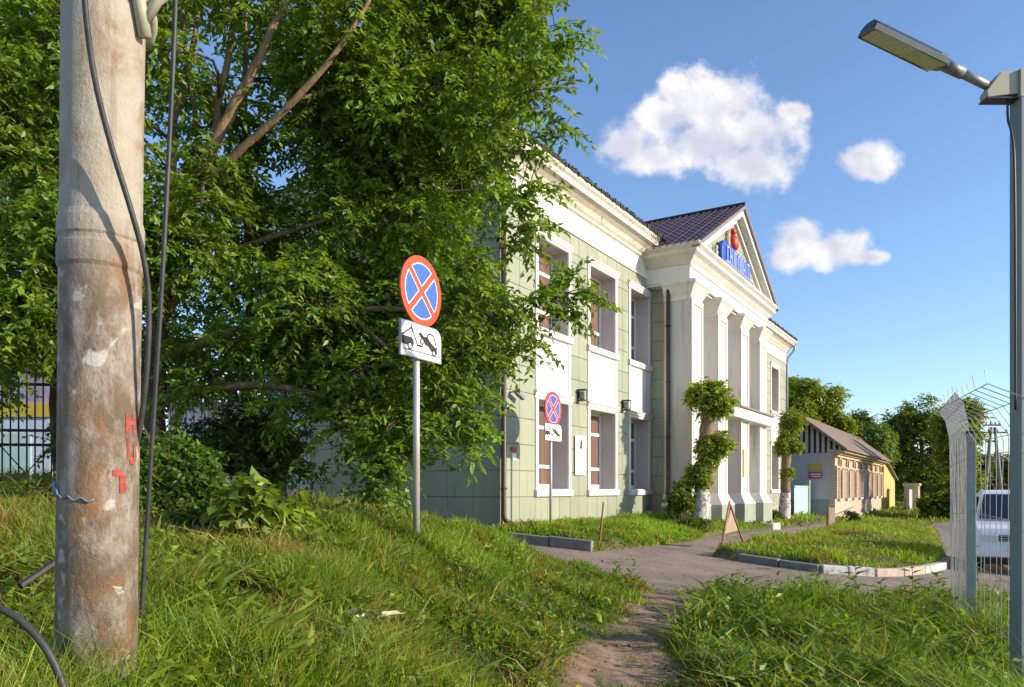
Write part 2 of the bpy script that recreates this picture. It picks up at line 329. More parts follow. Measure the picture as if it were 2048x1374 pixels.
def np_mesh(name, V, nper, m, cols=None, smooth=False, parent=None):
    """V: (n*nv,3) vertices; nper = (nv, list of faces) repeated"""
    nv, fs = nper; n = len(V) // nv
    me = bpy.data.meshes.new(name); me.vertices.add(len(V)); me.vertices.foreach_set('co', np.ascontiguousarray(V, dtype=np.float32).ravel())
    idx = []; st = []; tot = []; off = 0
    base = (np.arange(n) * nv)[:, None]
    L = sum(len(f) for f in fs)
    loops = np.concatenate([base + np.array(f)[None, :] for f in fs], axis=1).ravel()
    lens = np.tile(np.array([len(f) for f in fs]), n); starts = np.concatenate([[0], np.cumsum(lens)[:-1]])
    me.loops.add(len(loops)); me.loops.foreach_set('vertex_index', loops.astype(np.int32))
    me.polygons.add(len(lens)); me.polygons.foreach_set('loop_start', starts.astype(np.int32)); me.polygons.foreach_set('loop_total', lens.astype(np.int32))
    if smooth: me.polygons.foreach_set('use_smooth', np.ones(len(lens), dtype=bool))
    if cols is not None:
        a = me.attributes.new('Col', 'FLOAT_COLOR', 'POINT'); cc = np.ones((len(V), 4), dtype=np.float32); cc[:, :3] = np.repeat(cols, nv, axis=0); a.data.foreach_set('color', cc.ravel())
    me.update(calc_edges=True); me.validate(); me.materials.append(MATS[m])
    return link(name, me, parent)
# cheap smooth noise
class SN:
    def __init__(s, seed, k=24, f0=0.5, f1=2.0):
        r = np.random.default_rng(seed); d = r.normal(size=(k, 3)); d /= np.linalg.norm(d, axis=1)[:, None]; s.w = d * r.uniform(f0, f1, (k, 1)) * 2 * pi; s.p = r.uniform(0, 6.28, k)
    def __call__(s, P): return np.sin(P @ s.w.T + s.p).sum(1) / math.sqrt(len(s.p) / 2.0)
def inpoly(X, Y, poly):
    ins = np.zeros(X.shape, bool); n = len(poly)
    for i in range(n):
        x1, y1 = poly[i]; x2, y2 = poly[(i + 1) % n]
        c = ((y1 > Y) != (y2 > Y)) & (X < (x2 - x1) * (Y - y1) / (y2 - y1 + 1e-12) + x1); ins ^= c
    return ins
def sdist(X, Y, poly):      # signed distance, negative inside
    d = np.full(X.shape, 1e9); n = len(poly)
    for i in range(n):
        x1, y1 = poly[i]; x2, y2 = poly[(i + 1) % n]; dx, dy = x2 - x1, y2 - y1
        t = np.clip(((X - x1) * dx + (Y - y1) * dy) / (dx * dx + dy * dy + 1e-12), 0, 1)
        d = np.minimum(d, np.hypot(X - x1 - t * dx, Y - y1 - t * dy))
    return np.where(inpoly(X, Y, poly), -d, d)

# ------------------------------------------------------------------ ground plan
ROAD = [G(1012, 1086), G(1100, 1112), G(1200, 1150), G(1330, 1186), G(1420, 1188), G(1520, 1191), G(1620, 1202), G(1750, 1215), G(1900, 1203), G(1960, 1195), (9.5, 11.5), (30, 15), (34, 40), (26.5, 46),
        tuple(bw(24, 2.0)[:2]), tuple(bw(14.7, 2.3)[:2]), G(1430, 1070), G(1380, 1084), G(1250, 1098), G(1190, 1104), G(1030, 1084)]
ISL = [G(1425, 1113), G(1480, 1122), G(1640, 1144), G(1745, 1151), G(1840, 1146), (9.6, 17.2), (11.2, 19.8), (12.6, 22.5), (22.5, 41), (21, 45), G(1700, 1051), G(1640, 1063), G(1560, 1080), G(1500, 1093)]
PATH = [(0.2, 3.6), (1.0, 3.6), (0.98, 5.4), (1.22, 6.6), (1.5, 7.6), (2.05, 8.9), (2.65, 10.5), (2.3, 10.9), (1.8, 9.8), (1.42, 8.8), (1.02, 7.5), (0.68, 6.6), (0.36, 5.3)]
BLD = [tuple(bw(-0.3, 0.15)[:2]), tuple(bw(8.1, 0.2)[:2]), tuple(bw(8.0, 1.6)[:2]), tuple(bw(17, 1.6)[:2]), tuple(bw(17, 0.2)[:2]), tuple(bw(27, 0.2)[:2]), tuple(bw(27, -12)[:2]), tuple(bw(-0.3, -12)[:2])]
hn = SN(3, 20, 0.15, 0.8)
def sm(x, a, b):
    t = np.clip((x - a) / (b - a), 0, 1); return t * t * (3 - 2 * t)
def H(X, Y):
    X = np.asarray(X, float); Y = np.asarray(Y, float)
    z = plane(X, Y)
    # grassy bank on the left
    edge = np.interp(Y, [0, 4, 5.5, 7, 8.5, 10, 11.5, 13, 15, 17], [0.5, 0.35, 0.2, 0.45, 0.75, 1.05, 0.35, -0.4, -1.2, -2.0])
    s = edge - X
    amp = np.interp(Y, [0, 2.8, 5, 7.7, 10, 13, 16, 30], [0.25, 0.36, 0.56, 0.66, 0.60, 0.42, 0.16, 0.12])
    z = z + amp * sm(s, 0.0, 2.0) * np.where(X < 8, 1, 0)
    P = np.stack([X.ravel(), Y.ravel(), 0 * X.ravel()], 1)
    nz = hn(P).reshape(X.shape)
    # strip of lawn under the facade rises to the wall
    ou = (X - C0[0]) * N[0] + (Y - C0[1]) * N[1]; uu = (X - C0[0]) * U[0] + (Y - C0[1]) * U[1]
    lawn = sm(ou, 2.6, 0.6) * sm(uu, -0.9, -0.4) * sm(uu, 13, 8) * sm(ou, -14, -12)
    z = z + lawn * np.clip(-0.02 - plane(X, Y), 0, 0.5) + 0.07 * sm(ou, 2.6, 2.3) * sm(uu, -1.0, -0.6) * sm(ou, -14, -12)
    dr = sdist(X, Y, ROAD); di = sdist(X, Y, ISL); dp = sdist(X, Y, PATH)
    isl = sm(di, 0.12, -0.12)
    road = sm(dr, 0.18, -0.12) * (1 - isl)
    far = sm(Y, 60, 90)
    z = z + 0.05 * (1 - road) + 0.028 * nz * (1 - road) - 0.09 * road
    z = z + isl * (0.10 + 0.05 * sm(di, -0.3, -2.0) * (1 + 0.6 * nz))
    z = z - 0.05 * sm(dp, 0.35, -0.1)
    return z
def axis(pts):
    a = [pts[0][0]]
    for (x0, st), (x1, _) in zip(pts[:-1], pts[1:]):
        n = max(1, int(round((x1 - x0) / st))); a += list(np.linspace(x0, x1, n + 1)[1:])
    return np.array(a)
def grid_mesh(name, xs, ys, zf, m, mask=None):
    X, Y = np.meshgrid(xs, ys); Z = zf(X, Y); V = np.stack([X, Y, Z], -1).reshape(-1, 3); nx = len(xs)
    I, J = np.meshgrid(np.arange(len(xs) - 1), np.arange(len(ys) - 1)); b = (J * nx + I).ravel()
    Fc = np.stack([b, b + 1, b + nx + 1, b + nx], 1)
    if mask is not None:
        cx = (X[:-1, :-1] + X[1:, 1:]) / 2; cy = (Y[:-1, :-1] + Y[1:, 1:]) / 2; Fc = Fc[mask(cx, cy).ravel()]
    me = bpy.data.meshes.new(name); me.from_pydata(V.tolist(), [], Fc.tolist()); me.polygons.foreach_set('use_smooth', [True] * len(me.polygons)); me.materials.append(MATS[m]); me.update()
    o = link(name, me); o['kind'] = 'structure'; return o
xs = axis([(-400, 60), (-100, 10), (-20, 1.5), (-8, 0.16), (14, 0.5), (40, 6), (100, 60), (500, 60)])
ys = axis([(-60, 8), (-4, 1.0), (1.5, 0.16), (24, 0.4), (50, 3), (100, 60), (900, 100)])
ground = grid_mesh('ground', xs, ys, H, 'soil')
road = grid_mesh('road', axis([(-2, 0.5), (40, 1)]), axis([(8, 0.5), (50, 1)]), plane, 'asphalt', lambda x, y: ((x - C0[0]) * N[0] + (y - C0[1]) * N[1] > 0.9) & (sdist(x, y, ROAD) < 1.2))
dirt = grid_mesh('dirt_path', axis([(-0.2, 0.06), (3.2, 0.06)]), axis([(3.4, 0.06), (11.2, 0.06)]),
                 lambda X, Y: H(X, Y) + 0.03 * sm(sdist(X, Y, PATH), 0.18, 0.0) - 0.006 + 0.012 * hn(np.stack([X.ravel() * 5, Y.ravel() * 5, 0 * X.ravel()], 1)).reshape(X.shape), 'dirt', lambda x, y: sdist(x, y, PATH) < 0.2)

# ------------------------------------------------------------------ the pale green theatre (local x along facade, -y outward)
BD = thing('theatre_building', 'two-storey pale green building with white columned portico and pediment', 'building', (C0[0], C0[1], 0), BROT)
UNIT = {}
def unit_panel(m):
    if m not in UNIT:
        b = MB(); e = 0.5; c = 0.488
        b.add([(-e, .5, -e), (e, .5, -e), (e, .5, e), (-e, .5, e), (-e, -.1, -e), (e, -.1, -e), (e, -.1, e), (-e, -.1, e), (-c, -.5, -c), (c, -.5, -c), (c, -.5, c), (-c, -.5, c)],
              [(0, 1, 5, 4), (1, 2, 6, 5), (2, 3, 7, 6), (3, 0, 4, 7), (4, 5, 9, 8), (5, 6, 10, 9), (6, 7, 11, 10), (7, 4, 8, 11), (8, 9, 10, 11)])
        me = bpy.data.meshes.new('panel'); me.from_pydata(b.v, [], b.f); me.materials.append(MATS[m]); me.update(); UNIT[m] = me
    return UNIT[m]
def panel(parent, x0, x1, y, z0, z1, rz=0.0, m='green_panel', gap=0.007, t=0.024):
    o = link('panel', unit_panel(m), parent)
    w_ = (x1 - x0) - gap; h_ = (z1 - z0) - gap
    if rz == 0: o.location = ((x0 + x1) / 2, y - t / 2, (z0 + z1) / 2)
    else: o.location = (y - t / 2, (x0 + x1) / 2, (z0 + z1) / 2)
    o.rotation_euler = (R.gauss(0, 0.0012), 0, rz + R.gauss(0, 0.0015)); o.scale = (w_, t, h_)
    return o
def wallpart(boxes, name='wall', m='joint'):
    b = MB()
    for q in boxes: b.box(*q)
    return b.build(name, m, BD)
BAYS = [(1.36, 3.10), (4.05, 5.88), (6.69, 8.36)]
BAYS_R = [(17.3, 18.9), (20.4, 22.1), (23.4, 25.1)]
ZL0, ZL1, ZU0, ZU1 = 0.90, 3.00, 4.66, 6.74      # lower / upper openings
D = 0.5
def wing(x0, x1, bays):
    bx = []; xs_ = [x0] + [v for a, b in bays for v in (a + 0.12, b - 0.12)] + [x1]
    for i in range(0, len(xs_), 2): bx.append((xs_[i], xs_[i + 1], 0, D, -1.2, 7.3))
    for a, b in bays:
        for z0, z1 in ((-1.2, ZL0), (ZL1, ZU0), (ZU1, 7.3)): bx.append((a + 0.12, b - 0.12, 0.003, D - 0.003, z0, z1))
    return bx
wl = wallpart(wing(0, 8.4, BAYS)); wr = wallpart(wing(16.6, 26.6, BAYS_R))
ws = wallpart([(0.003, 0.5, D + 0.002, 7.4, -1.2, 7.3), (26.1, 26.597, D + 0.002, 7.4, -1.2, 7.3), (0.5, 26.1, 6.9, 7.397, -1.2, 7.3)])
inner = MB().box(0.6, 26, 1.6, 1.7, -1, 7.2).build('inner_wall', 'dark_hole', BD)
wp = wallpart([(8.4, 16.65, -0.53, 0.45, -1.2, 7.0)])
ROWZ = [0.15, 0.735] + [0.735 + 0.585 * k for k in range(1, 11)] + [6.80, 7.26]
ROWZ = sorted(set(round(z, 3) for z in ROWZ if z <= 7.27)); ROWZ = [z for i, z in enumerate(ROWZ) if i == 0 or z - ROWZ[i - 1] > 0.2]
def facade_panels(parent, edges, bays, lo):
    cols_ = []
    for (a, b, n) in edges:
        for k in range(n): cols_.append((a + (b - a) * k / n, a + (b - a) * (k + 1) / n))
    for (a, b) in cols_:
        for z0, z1 in zip(ROWZ[:-1], ROWZ[1:]): panel(parent, a, b, -0.001, z0, z1)
    for (a, b) in bays:
        for k in range(3):
            q0 = a + (b - a) * k / 3; q1 = a + (b - a) * (k + 1) / 3
            panel(parent, q0, q1, -0.001, ROWZ[0], 0.735); panel(parent, q0, q1, -0.001, 6.95, ROWZ[-1])
facade_panels(wl, [(0.0, 1.36, 2), (3.10, 4.05, 2), (5.88, 6.69, 2)], BAYS, 0)
facade_panels(wr, [(22.1, 23.4, 2), (25.1, 26.6, 2)], [BAYS_R[2]], 0)
for z0, z1 in zip(ROWZ[:-1], ROWZ[1:]):
    panel(wp, -0.53, -0.002, 8.398, z0, z1, pi / 2 * -1)
for k in range(10):
    for z0, z1 in zip(ROWZ[:-1], ROWZ[1:]): panel(ws, 0.02 + 0.715 * k, 0.02 + 0.715 * (k + 1), -0.001, z0, z1, -pi / 2)
# plinths
MB().box(-0.02, 8.39, -0.06, 0.02, -1.2, 0.15).box(-0.07, -0.0205, -0.06, 7.4, -1.2, 0.15).build('plinth', 'plinth', BD, bevel=0.01)
MB().box(16.7, 26.62, -0.06, 0.02, -1.2, 0.15).build('plinth', 'plinth', BD, bevel=0.01)
MB().box(8.335, 8.395, -0.6, -0.07, -1.2, 0.12).build('plinth', 'plinth', BD)
MB().box(8.33, 8.395, -0.56, -0.062, 0.12, 0.17).build('plinth_cap', 'white', BD)

def window(a, b, z0, z1, lower):
    """casing mesh with deep plastered reveal; children: sash, panes, sill, lintel"""
    c = 0.13; y0 = -0.055
    m_ = MB()
    m_.box(a, a + c, y0, -0.002, z0, z1)
    wn = bpy.data.objects.new('window', None); col.objects.link(wn); wn.parent = BD
    m_.build('casing', 'white', wn, bevel=0.008); MB().box(b - c, b, y0, -0.002, z0, z1).build('casing', 'white', wn, bevel=0.008)
    rv = MB()
    x0, x1 = a + c - 0.008, b - c + 0.008
    rv.box(x0 - .05, x0 + 0.006, -0.05, 0.46, z0, z1).box(x1 - 0.006, x1 + .05, -0.05, 0.46, z0, z1).box(x0 + .006, x1 - .006, -0.045, 0.46, z1 - 0.012, z1 + 0.05).box(x0 + .006, x1 - .006, -0.045, 0.46, z0 - 0.05, z0 + 0.012)
    rv.build('reveal', 'reveal', wn)
    h = z1 - z0; f = 0.07
    zs = [z0 + 0.02, z0 + 0.13, z0 + 0.52, z0 + 0.60, z0 + h * 0.70, z0 + h * 0.70 + 0.08, z1 - 0.07, z1 - 0.013]
    s = MB(); xa, xb = x0 + 0.008, x1 - 0.008
    for q0, q1 in ((zs[0], zs[1]), (zs[2], zs[3]), (zs[4], zs[5]), (zs[6], zs[7])): s.box(xa, xb, 0.40, 0.455, q0, q1)
    for xq in (xa, (xa + xb) / 2 - f / 2, xb - f):
        for q0, q1 in ((zs[1], zs[2]), (zs[3], zs[4]), (zs[5], zs[6])): s.box(xq, xq + f, 0.402, 0.453, q0, q1)
    s.build('sash', 'frame_white', wn)
    for k in range(2):
        for q0, q1 in ((zs[1], zs[2]), (zs[3], zs[4]), (zs[5], zs[6])):
            p0 = xa + f if k == 0 else (xa + xb) / 2 + f / 2; p1 = (xa + xb) / 2 - f / 2 if k == 0 else xb - f
            MB().box(p0, p1, 0.425, 0.435, q0, q1).build('pane', 'curtain', wn)
    # sill
    MB().prism_x([(-0.10, z0 - 0.16), (-0.11, z0 - 0.04), (-0.08, z0 + 0.0), (-0.002, z0 + 0.004), (-0.002, z0 - 0.17), (-0.06, z0 - 0.17)], a - 0.035, b + 0.035).build('sill', 'white', wn, bevel=0.006)
    # lintel moulding
    MB().prism_x([(-0.002, z1 + 0.001), (-0.06, z1 + 0.001), (-0.06, z1 + 0.05), (-0.085, z1 + 0.07), (-0.085, z1 + 0.12), (-0.115, z1 + 0.15), (-0.115, z1 + 0.18), (-0.002, z1 + 0.20)], a - 0.045, b + 0.045).build('lintel', 'white', wn, bevel=0.005)
    return wn
def bay(a, b):
    window(a, b, ZL0, ZL1, True); window(a, b, ZU0, ZU1, False)
    f = MB(); z0, z1 = ZL1 + 0.202, ZU0 - 0.172
    f.box(a, a + 0.13, -0.05, -0.003, z0, z1).box(b - 0.13, b, -0.05, -0.003, z0, z1).box(a + 0.1305, b - 0.1305, -0.022, -0.003, z0, z1)
    f.build('apron', 'white', BD, bevel=0.006)
for a, b in BAYS + BAYS_R: bay(a, b)

# frieze and cornice of the two wings
CORN = [(-0.002, 7.26), (-0.06, 7.26), (-0.06, 7.31), (-0.035, 7.33), (-0.035, 7.80), (-0.09, 7.84), (-0.09, 7.90), (-0.14, 7.95), (-0.20, 8.05), (-0.31, 8.13), (-0.42, 8.17), (-0.42, 8.30), (-0.48, 8.36), (-0.48, 8.44), (0.3, 8.46), (0.3, 7.26)]
def cornice_run(prof, x0, x1, m=None):
    return MB().prism_x(prof, x0, x1)
fr = [p for p in CORN if p[1] <= 7.84] ; fr = [(-0.002, 7.26), (-0.06, 7.26), (-0.06, 7.31), (-0.035, 7.33), (-0.035, 7.80), (-0.002, 7.80)]
MB().prism_x(fr, -0.035, 8.38).build('frieze', 'white', BD)
MB().prism_x(fr, 16.9, 26.635).build('frieze', 'white', BD)
co = [(0.3, 7.801), (-0.035, 7.801), (-0.09, 7.84), (-0.09, 7.90), (-0.14, 7.95), (-0.20, 8.05), (-0.31, 8.13), (-0.42, 8.17), (-0.42, 8.30), (-0.48, 8.36), (-0.48, 8.44), (0.3, 8.46)]
def mitre(prof, x0, x1, ml, mr):      # mitred run: ends shifted by the profile's depth
    b = MB(); return b.loft([[(x0 + (y if ml else 0), y, z) for y, z in prof], [(x1 - (y if mr else 0), y, z) for y, z in prof]])
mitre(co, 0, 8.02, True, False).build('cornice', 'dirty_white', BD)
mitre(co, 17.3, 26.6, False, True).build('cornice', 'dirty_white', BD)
# side run along the west wall
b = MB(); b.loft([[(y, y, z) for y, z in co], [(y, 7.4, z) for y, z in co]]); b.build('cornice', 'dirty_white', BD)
MB().loft([[(y, 0.0, z) for y, z in fr], [(y, 7.4, z) for y, z in fr]]).build('frieze', 'white', BD)
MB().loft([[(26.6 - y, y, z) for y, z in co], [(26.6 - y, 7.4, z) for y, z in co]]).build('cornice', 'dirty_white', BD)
# ragged dark roof edge + low hipped roof
def eave_strip(x0, x1):
    b = MB(); n = int((x1 - x0) / 0.07); prev = None
    for i in range(n):
        xa = x0 + (x1 - x0) * i / n; xb = x0 + (x1 - x0) * (i + 1) / n
        d = R.uniform(-0.06, 0.02); h = R.uniform(0.06, 0.15)
        b.box(xa, xb, -0.53 + R.uniform(0, .05), -0.2, 8.452 + d * 0.6, 8.47 + h * 0.6)
    return b
eave_strip(-0.5, 8.1).build('eave_gutter', 'gutter', BD); eave_strip(17.2, 27.1).build('eave_gutter', 'gutter', BD)
rz0 = 8.47
rf = MB(); rf.add([(-0.5, -0.5, rz0), (27.1, -0.5, rz0), (27.1, 7.9, rz0), (-0.5, 7.9, rz0), (4.0, 3.7, rz0 + 0.9), (22.6, 3.7, rz0 + 0.9)], [(0, 1, 5, 4), (1, 2, 5), (2, 3, 4, 5), (3, 0, 4), (3, 2, 1, 0)])
rf.build('roof', 'roof_dark', BD)

# portico
PO = MB().box(8.02, 16.93, -1.395, 0.3, 7.062, 7.53).build('entablature', 'white', BD, bevel=0.01)
MB().box(8.05, 16.9, -1.30, 0.2, 7.0, 7.06).build('portico_soffit', 'white', BD)
MB().box(8.42, 16.6, -0.56, -0.532, -0.6, 6.99).build('portico_back_wall', 'pier_white', BD)
MB().box(8.0, 16.95, -1.43, -1.396, 7.45, 7.53).build('architrave_fillet', 'white', BD)
pco = [(-1.36, 7.532), (-1.42, 7.532), (-1.45, 7.58), (-1.50, 7.63), (-1.58, 7.72), (-1.70, 7.80), (-1.70, 7.90), (-1.80, 7.98), (-1.80, 8.05), (-1.36, 8.07)]
def pc(p): return [(q[0] + 1.36, q[1]) for q in p]
b = MB(); q = pc(pco)
b.loft([[(8.06 + y, -1.36 + y, z) for y, z in q], [(16.9 - y, -1.36 + y, z) for y, z in q]]); b.build('portico_cornice', 'white', BD)
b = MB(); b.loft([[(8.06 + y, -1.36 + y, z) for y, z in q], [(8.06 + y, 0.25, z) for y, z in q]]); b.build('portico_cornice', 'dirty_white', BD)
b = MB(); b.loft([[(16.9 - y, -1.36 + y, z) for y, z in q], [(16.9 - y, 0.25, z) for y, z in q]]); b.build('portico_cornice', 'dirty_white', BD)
MB().box(8.06, 16.9, -1.355, 0.2, 7.532, 8.05).build('entablature', 'white', BD)
AX, AZ = 12.48, 10.42
# pediment
MB().prism_y([(8.2, 8.06), (16.76, 8.06), (AX, AZ - 0.18)], -1.38, -1.2).build('tympanum', 'joint', BD)
tp = BD
def tymp_panels():
    slope = (AZ - 0.2 - 8.06) / (AX - 8.2); k = 0; z = 8.075
    while z < 10.0:
        z1 = min(z + 0.585, 10.05); xl = 8.25 + (z - 8.06) / slope; xl1 = 8.25 + (z1 - 8.06) / slope
        n = max(1, int(round((2 * (AX - xl)) / 1.2)))
        for i in range(n):
            xa = xl + (2 * (AX - xl)) * i / n; xb = xl + (2 * (AX - xl)) * (i + 1) / n
            f = lambda x, zz: min(max(x, 8.25 + (zz - 8.06) / slope), 2 * AX - 8.25 - (zz - 8.06) / slope)
            g = 0.006; pr = [(xa + g, z + g), (xb - g, z + g), (f(xb - g, z1), z1 - g), (f(xa + g, z1), z1 - g)]
            MB().prism_y(pr, -1.402, -1.381).build('panel', 'green_panel', bpy.data.objects['tympanum'])
        z = z1 + 0.001
tymp_panels()
for s in (-1, 1):          # raking cornice in two steps
    xe = AX + s * 4.62
    b = MB()
    for (d0, d1, y0, y1) in ((-0.02, -0.42, -1.50, -1.25), (0.0, -0.22, -1.72, -1.2)):
        pr = [(xe, 8.07), (AX, AZ + d0), (AX, AZ + d1), (xe - s * 0.8 * (-d1 / 0.42), 8.07)]
        if s > 0: pr = pr[::-1]
        b.prism_y(pr, y0, y1)
    b.build('raking_cornice', 'white', BD)
    fb = MB(); pr = [(xe + s * 0.22, 7.985), (AX + s * 0.005, AZ + 0.115), (AX + s * 0.005, AZ + 0.002), (xe + s * 0.16, 7.87 + 0.02)]
    if s > 0: pr = pr[::-1]
    fb.prism_y(pr, -1.80, -1.55).build('fascia', 'fascia', BD)
# pressed-metal tile roof over the portico
def tile_roof(s):
    L = math.hypot(4.85, AZ + 0.14 - 7.98); nu = int(L / 0.05); nv = int(8.5 / 0.045)
    a = np.linspace(0, 1, nu + 1); v = np.linspace(-1.76, 6.8, nv + 1); Aa, Vv = np.meshgrid(a, v)
    dist = Aa * L; course = (dist % 0.35) / 0.35
    hgt = 0.022 * np.cos(Vv * 2 * pi / 0.21) + 0.030 * course + 0.012 * np.cos(Vv * 4 * pi / 0.21)
    sl = math.atan2(AZ + 0.14 - 7.98, 4.85)
    X = AX + s * Aa * 4.85 + s * hgt * sin(sl); Z = AZ + 0.15 - Aa * (AZ + 0.14 - 7.98) + hgt * cos(sl)
    V = np.stack([X, Vv, Z], -1).reshape(-1, 3); I, J = np.meshgrid(np.arange(nu), np.arange(nv)); bb = (J * (nu + 1) + I).ravel()
    Fc = np.stack([bb, bb + 1, bb + nu + 2, bb + nu + 1], 1)
    if s < 0: Fc = Fc[:, ::-1]
    me = bpy.data.meshes.new('tiled_roof'); me.from_pydata(V.tolist(), [], Fc.tolist()); me.materials.append(MATS['roof_tile']); me.update()
    o = link('tiled_roof', me, BD); o.modifiers.new('solid', 'SOLIDIFY').thickness = 0.02
tile_roof(-1); tile_roof(1)
MB().tube([(AX, -1.80, AZ + 0.19), (AX, 6.8, AZ + 0.19)], 0.06, 8).build('ridge_cap', 'roof_dark', BD)

def pier(x0, x1):
    y1, y0 = -0.562, -1.40
    p = MB().box(x0, x1, y0, y1, 0.70, 6.64).build('column', 'pier_white', BD, bevel=0.012)
    f = 0.14; MB().box(x0, x0 + f, y0 - 0.03, y0 - 0.002, 0.72, 6.40).box(x1 - f, x1, y0 - 0.03, y0 - 0.002, 0.72, 6.40).box(x0, x1, y0 - 0.032, y0 - 0.002, 6.401, 6.56).build('panel_moulding', 'white', p)
    e = lambda d, z: (x0 - d, x1 + d, y0 - d, y1, z)
    MB().rect_loft([e(.0, 6.50), e(.03, 6.50), e(.03, 6.56), e(.0, 6.60), e(.01, 6.66), e(.05, 6.72), e(.11, 6.84), e(.19, 6.95), e(.21, 6.96), e(.21, 7.056)]).build('capital', 'white', p)
    MB().rect_loft([e(.0, 0.78), e(.02, 0.78), e(.10, 0.60), e(.20, 0.44), e(.22, 0.40)][::-1]).build('base_moulding', 'white', p)
    MB().box(x0 - .21, x1 + .21, y0 - .21, y1, -1.2, 0.40).build('pedestal', 'pedestal_green', p, bevel=0.01)
    MB().box(x0 - .24, x1 + .24, y0 - .24, y1, -1.2, -0.30).build('pedestal_foot', 'plinth', p, bevel=0.01)
    return p
PIERS = [pier(8.10, 9.14), pier(10.67, 11.69), pier(13.34, 14.36), pier(15.90, 16.86)]
# entrance canopy, doors, steps
cn = MB().box(11.70, 16.93, -1.66, -0.58, 3.34, 3.70).build('canopy', 'white', BD, bevel=0.015)
MB().box(11.6, 16.98, -1.74, -0.58, 3.702, 3.76).build('canopy_roof', 'fascia', cn)
MB().box(11.75, 13.3, -0.62, -0.563, -0.35, 2.6).build('door', 'fascia', BD)
MB().box(9.3, 15.8, -1.9, -0.6, -1.2, -0.36).build('entrance_step', 'plinth', BD, bevel=0.02)
MB().box(14.1, 15.2, -2.35, -1.7, -1.2, -0.30).build('entrance_step', 'stone', BD, bevel=0.04)
# downpipes
def downpipe(x, y, ztop, zbot, lab, m='pipe_brown', kick=-0.25, r=0.055):
    p = MB().tube([(x, y, ztop), (x, y, zbot + 0.25), (x + 0.02, y - 0.03, zbot + 0.12), (x + 0.06, y + kick, zbot)], [r, r, r, r * 1.25], 10).build('downpipe', m, BD, smooth=True)
    p['label'] = lab
    for k in range(4):
        z = zbot + 0.8 + k * (ztop - zbot - 1.2) / 3.5
        MB().lathe([(r * 1.35, -0.02), (r * 1.35, 0.02)], 10, (x, y, z)).build('pipe_clip', 'gutter', p)
downpipe(-0.085, -0.10, 7.3, 0.12, 'brown downpipe on the near corner')
downpipe(8.03, -0.72, 7.0, 0.0, 'dark downpipe beside the first column')
dp = MB().tube([(26.75, -0.45, 8.3), (26.75, -0.40, 7.95), (26.66, -0.10, 7.55), (26.64, -0.08, 7.2), (26.64, -0.08, -0.3)], 0.055, 8).build('downpipe', 'lamp_grey', BD, smooth=True)
# broken edges / vine scraps clinging to the eave near the portico
def twigs(name, base, n, L, m, parent):
    b = MB()
    for i in range(n):
        p = Vector(base) + Vector((R.uniform(-.5, .35), R.uniform(-.1, .02), R.uniform(-.3, .1))); pts = [p]
        for k in range(3): p = p + Vector((R.uniform(-.12, .12), R.uniform(-.05, .02), R.uniform(-.16, .03))) * L; pts.append(p)
        b.tube(pts, 0.006, 3)
    return b.build(name, m, parent)
tw = twigs('creeper_scraps', (7.75, -0.50, 8.35), 40, 1.0, 'bark', None); tw.location = (C0[0], C0[1], 0); tw.rotation_euler = (0, 0, BROT)
tag(tw, 'dry brown creeper twigs clinging to the eave beside the portico', 'twigs')

# things fixed to the facade ------------------------------------------------
def onb(name, label, cat, u_, off, z, group=None, rot=0): return thing(name, label, cat, tuple(bw(u_, off, z)), BROT + rot, group)
# blue letter sign on the pediment
sg = onb('theatre_sign', 'long blue sign with pale blue capital letters under the pediment', 'sign', 12.1, 1.50, 8.14); sg.scale = (.68, .8, .72)
SGW = 2.45
MB().prism_y([(-SGW, 0.10), (SGW, 0.10), (SGW, 0.98), (-SGW + 0.9, 1.06), (-SGW + .5, 1.12), (-SGW + 0.15, 0.98), (-SGW - 0.02, 0.75), (-SGW - 0.02, 0.3)], -0.16, 0).build('backing_panel', 'sign_blue', sg, bevel=0.02)
MB().box(-SGW, SGW, -0.30, 0.05, 0.0, 0.05).box(-SGW, SGW, -0.3, -0.26, 0.05, 0.1).build('rack', 'metal_grey', sg)
def strokes_letter(ch):
    Wd = 0.36; S = 0.10; t = {'C': [(0, 0, S, 1), (S, 0, Wd, .11), (S, .89, Wd, 1)], 'H': [(0, 0, S, 1), (Wd - S, 0, Wd, 1), (S, .44, Wd - S, .56)], 'I': [(.12, 0, .12 + S, 1)],
        'P': [(0, 0, S, 1), (Wd - S, 0, Wd, 1), (S, .88, Wd - S, 1)], 'L': [(0, 0, S, .9), (Wd - S, 0, Wd, 1), (S, .9, Wd - S, 1)], 'A': [(0, 0, S, .86), (Wd - S, 0, Wd, .86), (S, .3, Wd - S, .42), (S * .5, .86, Wd - S * .5, 1)],
        'T': [((Wd - S) / 2, 0, (Wd + S) / 2, .88), (0, .88, Wd, 1)]}
    return t[ch]
x = -SGW + 0.62
for ch in 'CHIP PLAIT':
    if ch == ' ': x += 0.12; continue
    b = MB()
    for (a, z0, c, z1) in strokes_letter(ch): b.box(x + a, x + c, -0.215, -0.162, 0.16 + z0 * 0.74, 0.16 + z1 * 0.74)
    b.build('letter', 'letter_blue', sg); x += 0.46 if ch != 'I' else 0.34
rfg = onb('red_figure', 'red moulded figure high in the pediment', 'figure', 12.28, 1.46, 9.02); rfg.scale = (.8, .6, .72)
MB().lathe([(0.02, 0.0), (0.20, 0.05), (0.29, 0.22), (0.27, 0.45), (0.20, 0.62), (0.10, 0.70), (0.08, 0.74)], 14).build('body', 'red_fig', rfg, smooth=True)
MB().sphere((0, 0, 0.88), 0.16, 12, 8).sphere((0.14, 0, 0.80), 0.07, 8, 6).build('head', 'red_fig', rfg, smooth=True)
